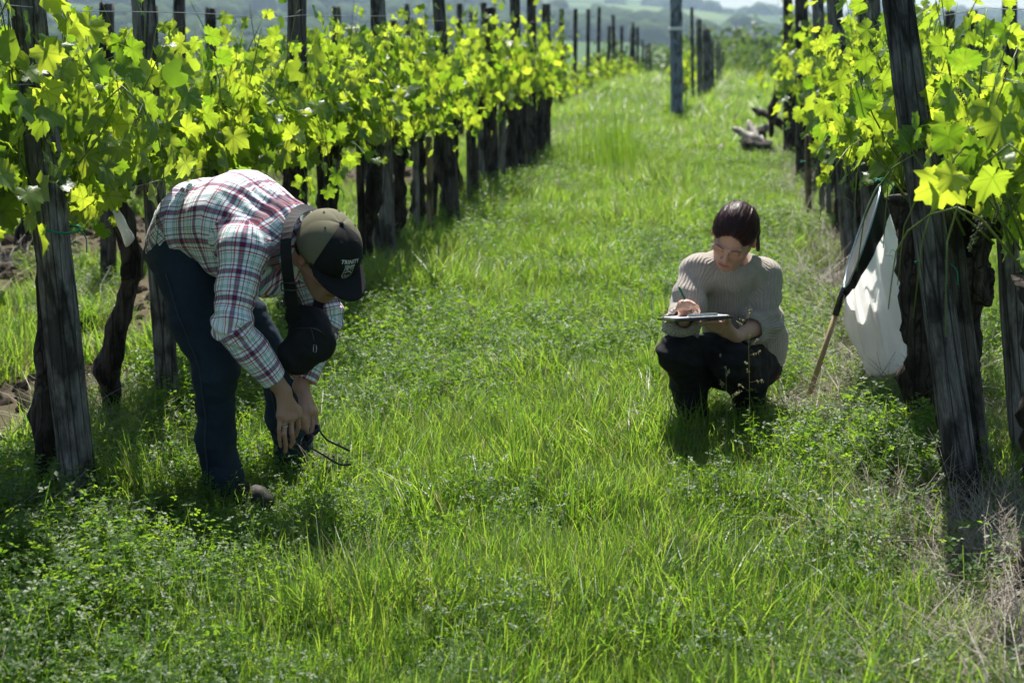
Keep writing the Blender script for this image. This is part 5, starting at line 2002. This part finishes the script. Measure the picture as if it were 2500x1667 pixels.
    ed = np.minimum(np.linalg.norm(V - elR, axis=1), np.linalg.norm(V - elL, axis=1))
    armp = np.minimum(np.linalg.norm(V - (shR * .55 + elR * .45) - (.05, 0, 0), axis=1), np.linalg.norm(V - (shL * .55 + elL * .45) + (.05, 0, 0), axis=1))
    V = V + N * (.011 * fbm(V, 8, 95, 3) + .009 * np.exp(-(ed / .10) ** 2) * np.sin(V[:, 2] * 115 + 2.5 * fbm(V, 9, 96, 2)) - .012 * np.exp(-(armp / .04) ** 2))[:, None]
    so, me = skin_obj('sweater', V, F, MAT['knit'], root, base)
    part_uv(me, V, F, [([Q(1836, 870, 6.62), ch, nb, nbk], .15, (0, -1, 0), .06), ([shR, elR, wrR], .068, (1, 0, 0), 0), ([shL, elL, wrL], .068, (1, 0, 0), 0)])
    # tee-shirt edge in the neckline
    rp = np.array([nb + ax * .022 + .062 * (math.cos(q) * e1 + math.sin(q) * e2) for q in a_]) - base
    obj('undershirt', mesh_np('undershirt', *tube(rp, .006, 6), MAT['undershirt']), root)
    # --- hair drawn back into a tail
    L = lambda x, y, z: hc + hs * (x * fr[0] + y * fr[1] + z * fr[2])
    Bm = np.stack(fr)
    fd = field_for([hc, L(0, -.18, -.12)], .15, .0036)
    fd.ell(L(0, -.012, .038), (.082 * hs, .101 * hs, .091 * hs), Bm, .01)
    fd.ell(L(0, -.06, -.01), (.070 * hs, .05 * hs, .07 * hs), Bm, .03)
    fd.ell(L(0, .092, -.026), (.064 * hs, .075 * hs, .108 * hs), Bm, .012, 'sub')
    for q in (-1, 1):
        fd.ell(L(q * .062, .062, -.04), (.04 * hs, .05 * hs, .07 * hs), Bm, .01, 'sub')
        fd.ell(L(q * .09, .005, -.012), (.022 * hs, .020 * hs, .034 * hs), Bm, .006, 'sub')
    tail = [L(0, -.105, .01), L(-.02, -.14, -.03), L(-.06, -.125, -.085), L(-.088, -.085, -.14)]
    fd.chain(tail, [.026, .022, .015, .008], .015)
    V, F = fd.mesh()
    dd_ = V - tail[0]
    ph_ = np.arctan2(dd_ @ fr[0], dd_ @ fr[2]) * 1.0
    gq = np.stack([ph_ * 9, np.linalg.norm(dd_, axis=1) * 9, 0 * ph_], 1)
    V = V + vnormals(V, F) * (.0014 * vnoise(gq, 1.3, 98) + .0022 * vnoise(gq * np.array((3, 1, 1)), 1.0, 99) + .0018 * vnoise(gq * np.array((6, 1, 1)), 1.0, 97))[:, None]
    ho, me = skin_obj('hair', V, F, MAT['hair_w'], root, base)
    d = V - tail[0]
    add_attr(me, 'strand', np.arctan2(d @ fr[0], d @ fr[2]) * .08)
    keepv = lambda Q_: np.linalg.norm(Q_ - L(0, -.01, .03), axis=1) < .12
    strands(V, F, keepv, lambda c_: tail[0] - .25 * hs * fr[2] * 0 - c_, 2200, .075, MAT['hair_w'], ho, base, 5)
    front = lambda Q_: keepv(Q_) & (((Q_ - hc) @ fr[1]) > .035)
    strands(V, F, front, lambda c_: tail[0] - c_, 400, .05, MAT['hair_w'], ho, base, 6, jit=.22)
    strands(V, F, keepv, lambda c_: tail[0] - c_, 160, .06, MAT['hair_w'], ho, base, 8, .0006, .006, .6)
    # --- shoes
    for ank, dr in ((ankR, (-.45, -.9, 0)), (ankL, (-.4, -.92, 0))):
        d = unit(dr)
        b = np.array((ank[0], ank[1], .05))
        fd = Field(b - (.25, .25, .06), b + (.25, .25, .1), .006)
        fd.cap(b - d * .04, b + d * .14 + (0, 0, -.014), .042, .034, .02)
        fd.cap(b - d * .05 + (0, 0, -.028), b + d * .15 + (0, 0, -.03), .034, .032, .01)
        V, F = fd.mesh()
        skin_obj('shoe', V, F, MAT['shoe'], root, base)
    # red edge of a cloth at the back pocket
    rp = spline([Q(1880, 905, 6.56) - base, Q(1890, 912, 6.555) - base, Q(1902, 922, 6.57) - base], 6)
    obj('pocket_cloth', mesh_np('pocket_cloth', *tube(rp, [.004, .008, .009, .009, .008, .004], 6), MAT['red']), root)
    tag(root, 'crouching person in beige knit sweater writing on a clipboard', 'person')
    # =============== clipboard
    cc = Q(1695, 777, 5.95)
    cb = empty('clipboard', to_world(cc), YAW)
    xr = unit((.985, .12, .035)); yr = unit((-.12, .97, -.155)); zr_ = np.cross(xr, yr)
    Mx = np.eye(4); Mx[:3, 0], Mx[:3, 1], Mx[:3, 2] = xr, yr, zr_
    cb.matrix_world = Matrix.Translation(to_world(cc)) @ Matrix.Rotation(YAW, 4, 'Z') @ Matrix(Mx.tolist())
    b_ = obj('board', bm_mesh('board', box_bm(.215, .30, .009, .003, 2), MAT['black_gloss']), cb)
    bp = box_bm(.190, .262, .004, .001)
    obj('paper', bm_mesh('paper', bp, MAT['paper']), cb, (.005, .012, .0068))
    obj('clip', bm_mesh('clip', box_bm(.11, .022, .010, .003, 2), MAT['steel']), cb, (0, -.134, .0145))
    obj('cover_flap', bm_mesh('cover_flap', box_bm(.205, .04, .003, .001), MAT['black_gloss']), cb, (.0, .135, .012))
    tag(cb, 'black clipboard with white paper held level by the crouching person', 'clipboard')
    # =============== pen
    p1_, p0_ = Q(1657, 700, 5.93), Q(1690, 764, 5.915)
    d = p1_ - p0_
    pc = p0_
    pn = obj('pen', mesh_np('pen', *tube(np.array([p0_, p0_ + d * .08, p0_ + d * .1, p0_ + d * .95, p0_ + d]) - pc, [.0008, .003, .0042, .0042, .003], 8), MAT['pen']), None, to_world(pc), (0, 0, YAW))
    tag(pn, 'slim green pen in the crouching person\'s writing hand', 'pen')


bending_person()
crouching_person()

# ------------------------------------------------------------------ insect net
def insect_net():
    foot = Q(1962, 1010, 6.8); foot[2] = 0
    base = foot.copy()
    fw = to_world(foot); fw.z = hz(fw.x, fw.y)
    root = empty('insect_net', fw, YAW)
    base[2] = fw.z
    joint = Q(2062, 702, 6.78)
    ferr = foot + (joint - foot) * .80
    obj('pole', mesh_np('pole', *tube(np.array([foot, foot * .5 + ferr * .5, ferr]) - base, .0115, 10), MAT['bamboo']), root)
    obj('ferrule', mesh_np('ferrule', *tube(np.array([ferr - (joint - foot) * .02, ferr * .3 + joint * .7, joint]) - base, [.0145, .0145, .013], 10), MAT['black_gloss']), root)
    top = Q(2147, 452, 6.80)
    c = (joint + top) / 2
    a = (top - joint) / 2
    b = unit((-.10, -.98, .10)) * .175
    th = np.linspace(0, 2 * np.pi, 41)
    ring = lambda t, s=1.0: c + s * (-np.cos(t)[..., None] * a + np.sin(t)[..., None] * b)
    obj('hoop', mesh_np('hoop', *tube(ring(th) - base, .0042, 8), MAT['blue_steel']), root)
    # bag: hangs from the ring, black hem then white muslin
    tip = Q(2165, 905, 6.93)
    nt, nsd = 72, 30
    T = np.linspace(0, 2 * np.pi, nt, endpoint=False)

    def bagp(s):
        r0 = ring(T)
        low = Q(2140, 735, 6.88) + np.stack([-np.cos(T) * .125, -np.sin(T) * .125, -np.cos(T) * .05], 1)
        end = tip + np.stack([-np.cos(T) * .085, -np.sin(T) * .07, -np.cos(T) * .02], 1)
        q1 = r0 * (1 - s) + low * s
        q2 = low * (1 - s) + end * s
        p = q1 * (1 - s) + q2 * s
        pleat = .024 * math.sin(math.pi * min(1, s * 1.1)) * (np.sin(9 * T + 2.2 * s) + .6 * np.sin(15 * T + 1.7 - 3 * s))
        dirv = p - p.mean(0)
        dirv /= np.linalg.norm(dirv, axis=1)[:, None] + 1e-9
        return p + dirv * pleat[:, None]

    def sheet(s0, s1, n, name, mat, off=0.0):
        S = np.linspace(s0, s1, n)
        V = np.concatenate([bagp(s) for s in S])
        if off:
            cen = np.repeat(np.array([bagp(s).mean(0) for s in S]), nt, 0)
            d = V - cen
            V = V + d / (np.linalg.norm(d, axis=1)[:, None] + 1e-9) * off
        F = []
        for i in range(n - 1):
            for j in range(nt):
                k = (j + 1) % nt
                F.append((i * nt + j, i * nt + k, (i + 1) * nt + k, (i + 1) * nt + j))
        if s1 >= 1: F.append(tuple((n - 1) * nt + j for j in range(nt)))
        return obj(name, mesh_np(name, V - base, F, MAT[mat]), root)
    sheet(0.0, .15, 6, 'hem', 'black_cloth', .0025)
    sheet(.02, 1.0, nsd, 'net_bag', 'white_cloth')
    tag(root, 'white muslin insect net with black hem leaning on the right vines', 'insect net')


MAT['bamboo'] = simple('tan_pole', (.32, .24, .12), .5, .4, None, .2)
insect_net()

# ------------------------------------------------------------------ white paper bag tied to the left vine
def paper_bag():
    t_, b_ = Q(262, 470, 5.75), Q(318, 592, 5.70)
    root = empty('paper_bag', to_world(t_), YAW)
    d = b_ - t_
    sd = unit((d[2], .25, -d[0]))
    sd = unit(sd - unit(d) * (sd @ unit(d)))
    nn = np.cross(unit(d), sd)
    Vs, Fs = [], []
    n, m = 14, 10
    for i in range(n):
        t = i / (n - 1)
        w = .010 + .038 * t ** .8
        for j in range(m):
            a = 2 * np.pi * j / m
            Vs.append(d * t + sd * math.cos(a) * w + nn * math.sin(a) * w * .35 * (1.1 - .5 * t) + .004 * math.sin(17 * t + 3 * a) * sd)
    for i in range(n - 1):
        for j in range(m):
            k = (j + 1) % m
            Fs.append((i * m + j, i * m + k, (i + 1) * m + k, (i + 1) * m + j))
    Fs.append(tuple((n - 1) * m + j for j in range(m)))
    obj('bag', mesh_np('bag', np.array(Vs), Fs, MAT['white_cloth']), root)
    a = np.linspace(0, 2 * np.pi, 13)
    rp = d * .10 + np.outer(np.cos(a) * .016, sd) + np.outer(np.sin(a) * .009, nn)
    obj('tie', mesh_np('tie', *tube(rp, .003, 5), MAT['red']), root)
    tag(root, 'small white paper bag tied to a vine left of the bending person\'s back', 'bag')


paper_bag()


# ------------------------------------------------------------------ dead wood at the end of the right row
def log(p, q, D0, D1, r0, r1, label, mat, seed, name='split_log', cat='log'):
    a, b = W(p[0], p[1], D0), W(q[0], q[1], D1)
    A = np.array(a); Bv = np.array(b) - A
    g = np.random.default_rng(seed)
    mid = Bv * .5 + g.normal(0, .04, 3)
    P = spline([np.zeros(3), mid, Bv], 14)
    r = np.linspace(r0, r1, 14) * (1 + .2 * np.sin(np.linspace(0, 9, 14) + seed))
    if 'stump' not in name: r = r * np.concatenate([[.35, .75], np.ones(9), [.8, .5, .12]])
    V, F = tube(P, r, 7, .5, seed)
    tag(obj(name, mesh_np(name, V, F, MAT[mat]), None, a), label, cat, 'dead wood at the end of the right row')


log((1856, 392), (1826, 292), 20.0, 20.6, .075, .05, 'pale split log standing tilted on the wood heap', 'pale_wood', 1)
log((1788, 312), (1872, 350), 20.5, 20.1, .045, .06, 'pale grey stick lying across the left of the wood heap', 'pale_wood', 2)
log((1838, 266), (1910, 318), 21.0, 20.8, .06, .055, 'brown plank slanting up over the wood heap', 'post_dark', 3)
log((1882, 335), (1908, 205), 20.6, 20.4, .055, .05, 'dark stake leaning on the last vine over the wood heap', 'post_dark', 4, 'leaning_stake', 'stake')
log((1815, 352), (1880, 360), 20.1, 20.0, .085, .07, 'dark rotten stump lying at the bottom of the wood heap', 'post_dark', 5, 'rotten_stump', 'stump')
log((1868, 350), (1850, 320), 20.6, 20.5, .07, .06, 'brown knotted stump standing behind the pale logs', 'bark', 6, 'knotted_stump', 'stump')
log((1688, 350), (1742, 364), 21.6, 21.2, .06, .05, 'short grey log lying alone in the grass left of the wood heap', 'pale_wood', 7)
log((1762, 352), (1780, 372), 21.0, 20.8, .03, .03, 'small pale stick in the grass between lone log and heap', 'pale_wood', 8, 'stick', 'stick')
log((1808, 345), (1895, 292), 20.3, 21.0, .05, .04, 'grey branch resting flat on top of the wood heap', 'pale_wood', 9)

# old vine head hanging like a dark knot beside the big right post
def vine_head():
    c = Q(2380, 690, 5.5)
    fd = field_for([c], .16, .008)
    fd.ell(c, (.055, .06, .075), None, .03)
    fd.ell(c + (-.03, 0, .06), (.05, .05, .05), None, .03)
    fd.ell(c + (.03, .02, -.03), (.04, .04, .05), None, .03)
    fd.cap(c + (0, 0, .03), c + (-.10, .05, .09), .04, .03, .04)
    V, F = fd.mesh()
    V = V + vnormals(V, F) * (.014 * fbm(V * np.array((1, 1, .6)), 42, 31, 3))[:, None]
    o = obj('vine_knot', mesh_np('vine_knot', V - c, F, MAT['bark']), None, to_world(c), (0, 0, YAW))
    tag(o, 'shaggy dark vine knot right of the big leaning post', 'vine knot')


vine_head()

# ------------------------------------------------------------------ trees and bushes in the valley
def tree(X, Y, h, w, seed, label, group, n=520):
    g = np.random.default_rng(seed)
    z0 = hz(X, Y)
    o = empty('tree', (X, Y, z0))
    parts = []
    tp = spline([(0, 0, -.2), (g.normal(0, .1), g.normal(0, .1), h * .25), (g.normal(0, .2), g.normal(0, .2), h * .6)], 8)
    parts.append(tube(tp, np.linspace(.045 * h * .5, .012 * h, 8), 7, .2, seed))
    cl = []
    for k in range(9):
        a = g.uniform(0, 6.28); zz = g.uniform(.3, .95) * h
        rr_ = w * .5 * (1 - ((zz / h - .55) / .6) ** 2) * g.uniform(.4, 1)
        e = np.array((math.cos(a) * rr_, math.sin(a) * rr_, zz))
        s = tp[min(7, 2 + int(zz / h * 5))]
        parts.append(tube(spline([s, (s + e) / 2 + (0, 0, .1 * h * .3), e], 5), np.linspace(.012 * h, .004 * h, 5), 5))
        cl.append((e, g.uniform(.22, .36) * w))
    cl.append((np.array((0, 0, h * .6)), w * .42))
    obj('trunk', mesh_np('trunk', *join(parts), MAT['bark']), o)
    Vs, Fs, T = [], [], []
    ls = .05 * h
    for k in range(n):
        c, r = cl[int(g.integers(len(cl)))]
        d = g.normal(0, 1, 3); d /= np.linalg.norm(d)
        p = c + d * r * g.uniform(.55, 1.05) * np.array((1, 1, .8))
        if p[2] < h * .06: continue
        for q in range(2):
            n1 = g.normal(0, 1, 3); n1[2] += .6; n1 /= np.linalg.norm(n1)
            e = np.cross(n1, g.normal(0, 1, 3)); e /= np.linalg.norm(e); f = np.cross(n1, e)
            pp = p + g.normal(0, ls * .5, 3); L = ls * g.uniform(.6, 1.3)
            j = len(Vs)
            Vs += [pp - e * L, pp + f * L * .5, pp + e * L, pp - f * L * .5]
            Fs.append((j, j + 1, j + 2, j + 3)); T += [g.uniform()] * 4
    me = mesh_np('crown', np.array(Vs), Fs, MAT['tree_leaf'])
    add_attr(me, 'tint', np.array(T))
    obj('crown', me, o)
    tag(o, label, 'tree', group)


FT = [(1700, 118, 95, 4.8, 5.0), (1742, 92, 110, 6.5, 6.5), (1775, 100, 105, 6.0, 7.0), (1812, 88, 112, 6.8, 7.5), (1850, 100, 104, 6.2, 7.0), (1885, 80, 125, 7.5, 8.0), (1790, 150, 80, 3.5, 5.0), (1858, 152, 80, 3.4, 5.5),
      (1560, 125, 120, 5.5, 7), (1600, 118, 125, 6, 7), (1480, 122, 130, 6, 8), (1665, 105, 130, 6, 7)]
for i, (px, tp, D, h, w) in enumerate(FT):
    p = to_world((Q(px, 100, D)[0], D, 0))
    zt = Q(px, tp, D)[2]
    tree(p.x, p.y, max(2.4, (zt - hz(p.x, p.y)) * .92), w * 1.1, 700 + i, 'bushy green valley tree, %s from the left behind the far block' % ORD[sorted(range(len(FT)), key=lambda q: FT[q][0]).index(i)], 'valley trees')

# distant woods: many small crowns on the hillside that read as one mass
def distant_woods():
    g = np.random.default_rng(77)
    bm = bmesh.new(); bmesh.ops.create_icosphere(bm, subdivisions=2, radius=1.0)
    S = np.array([v.co[:] for v in bm.verts]); Fc = [tuple(v.index for v in f.verts) for f in bm.faces]; bm.free()
    Fc = np.array(Fc)
    Vs, Fs, T, off = [], [], [], 0
    n = 5200
    a = g.uniform(-.42, .42, n) + YAW
    r = np.where(g.uniform(size=n) < .45, g.uniform(230, 800, n), np.exp(g.uniform(np.log(500), np.log(2550), n)))
    x, y = -np.sin(a) * r, np.cos(a) * r
    nz = fbm(np.stack([x, y, 0 * x], 1) * np.array((.004, .009, 1)), 1.0, 33, 3)
    ok = nz > .18
    x, y, r = x[ok], y[ok], r[ok]
    z = np.where(r < 455, height(x, y), hill_h(x, y))
    for i in range(len(x)):
        s = g.uniform(3.0, 6.5) * (1 + r[i] / 1600)
        V = S * (1 + .3 * fbm(S + g.uniform(0, 99), 1.6, i, 2))[:, None] * np.array((s * 1.15, s * 1.15, s * .9))
        Vs.append(V + (x[i], y[i], z[i] + s * .45)); Fs.append(Fc + off); off += len(V); T.append(np.full(len(V), g.uniform()))
    me = mesh_np('distant_woods', np.concatenate(Vs), np.concatenate(Fs), MAT['wood_mass'])
    add_attr(me, 'tint', np.concatenate(T))
    tag(obj('distant_woods', me), 'hazy dark woods and hedges scattered over the far hillside', 'woods', None, 'stuff')


def mat_wm():
    t = NT('distant_foliage')
    at = t.node('ShaderNodeAttribute', attribute_name='tint').outputs['Fac']
    c = t.mix(at, (.025, .05, .018), (.06, .095, .03))
    b = t.bsdf(c, .95, .05)
    t.bump(b, t.noise(.7, 3, t.coord('Object')), 1.0, 1.5)
    return t.done(b)


MAT['wood_mass'] = mat_wm()
distant_woods()

# small far farm buildings
def farmhouse(px, D, w, d, hw, label, roofc, seed):
    p = to_world((Q(px, 100, D)[0], D, 0))
    z = hz(p.x, p.y) if D < 450 else float(hill_h(np.array([p.x]), np.array([p.y]))[0])
    o = empty('farmhouse', (p.x, p.y, z - .3), seed * .7)
    obj('wall', bm_mesh('wall', (lambda b: (bmesh.ops.translate(b, vec=(0, 0, hw / 2), verts=b.verts), b)[1])(box_bm(w, d, hw)), MAT['plaster']), o)
    V = [(-w / 2 - .4, -d / 2 - .4, hw), (w / 2 + .4, -d / 2 - .4, hw), (w / 2 + .4, d / 2 + .4, hw), (-w / 2 - .4, d / 2 + .4, hw), (-w / 2 - .4, 0, hw + d * .4), (w / 2 + .4, 0, hw + d * .4)]
    V = [(a, b, c + .02) for a, b, c in V]
    obj('roof', mesh_np('roof', np.array(V), [(0, 1, 5, 4), (2, 3, 4, 5), (1, 2, 5), (3, 0, 4), (3, 2, 1, 0)], MAT[roofc], False), o)
    for k in (-1, 1):
        obj('window', bm_mesh('window', box_bm(1.0, .08, 1.2), MAT['black_gloss']), o, (k * w * .25, -d / 2 - .02, hw * .55))
    obj('door', bm_mesh('door', box_bm(1.0, .08, 2.0), MAT['post_dark']), o, (0, -d / 2 - .02, 1.0))
    tag(o, label, 'house', 'far farm buildings')


MAT['plaster'] = simple('white_plaster', (.72, .71, .68), .9, .2)
MAT['roof_red'] = simple('red_roof_tile', (.32, .11, .07), .9, .2)
farmhouse(1492, 190, 7, 5, 3.0, 'small white farmhouse in the valley behind the far posts', 'roof_red', 1)
farmhouse(560, 1500, 14, 9, 5, 'far red roofed house on the hazy hillside, left of two', 'roof_red', 2)
farmhouse(640, 1650, 16, 9, 5, 'far red roofed house on the hazy hillside, right of two', 'roof_red', 3)

# ------------------------------------------------------------------ the air
def haze():
    bm = box_bm(1, 1, 1)
    me = bpy.data.meshes.new('haze')
    bmesh.ops.scale(bm, vec=(9000, 9000, 280), verts=bm.verts)
    bm.to_mesh(me); bm.free()
    t = NT('haze_air')
    v = t.node('ShaderNodeVolumePrincipled')
    v.inputs['Color'].default_value = (.60, .80, 1.0, 1)
    v.inputs['Density'].default_value = HAZE
    v.inputs['Anisotropy'].default_value = 0.35
    t.link(v.outputs[0], t.out.inputs['Volume'])
    me.materials.append(t.m)
    o = obj('haze', me, None, (0, 0, 140 - 90))
    tag(o, 'pale blue haze in the air over the valley', None, None, 'stuff')


HAZE = 0.00024
haze()
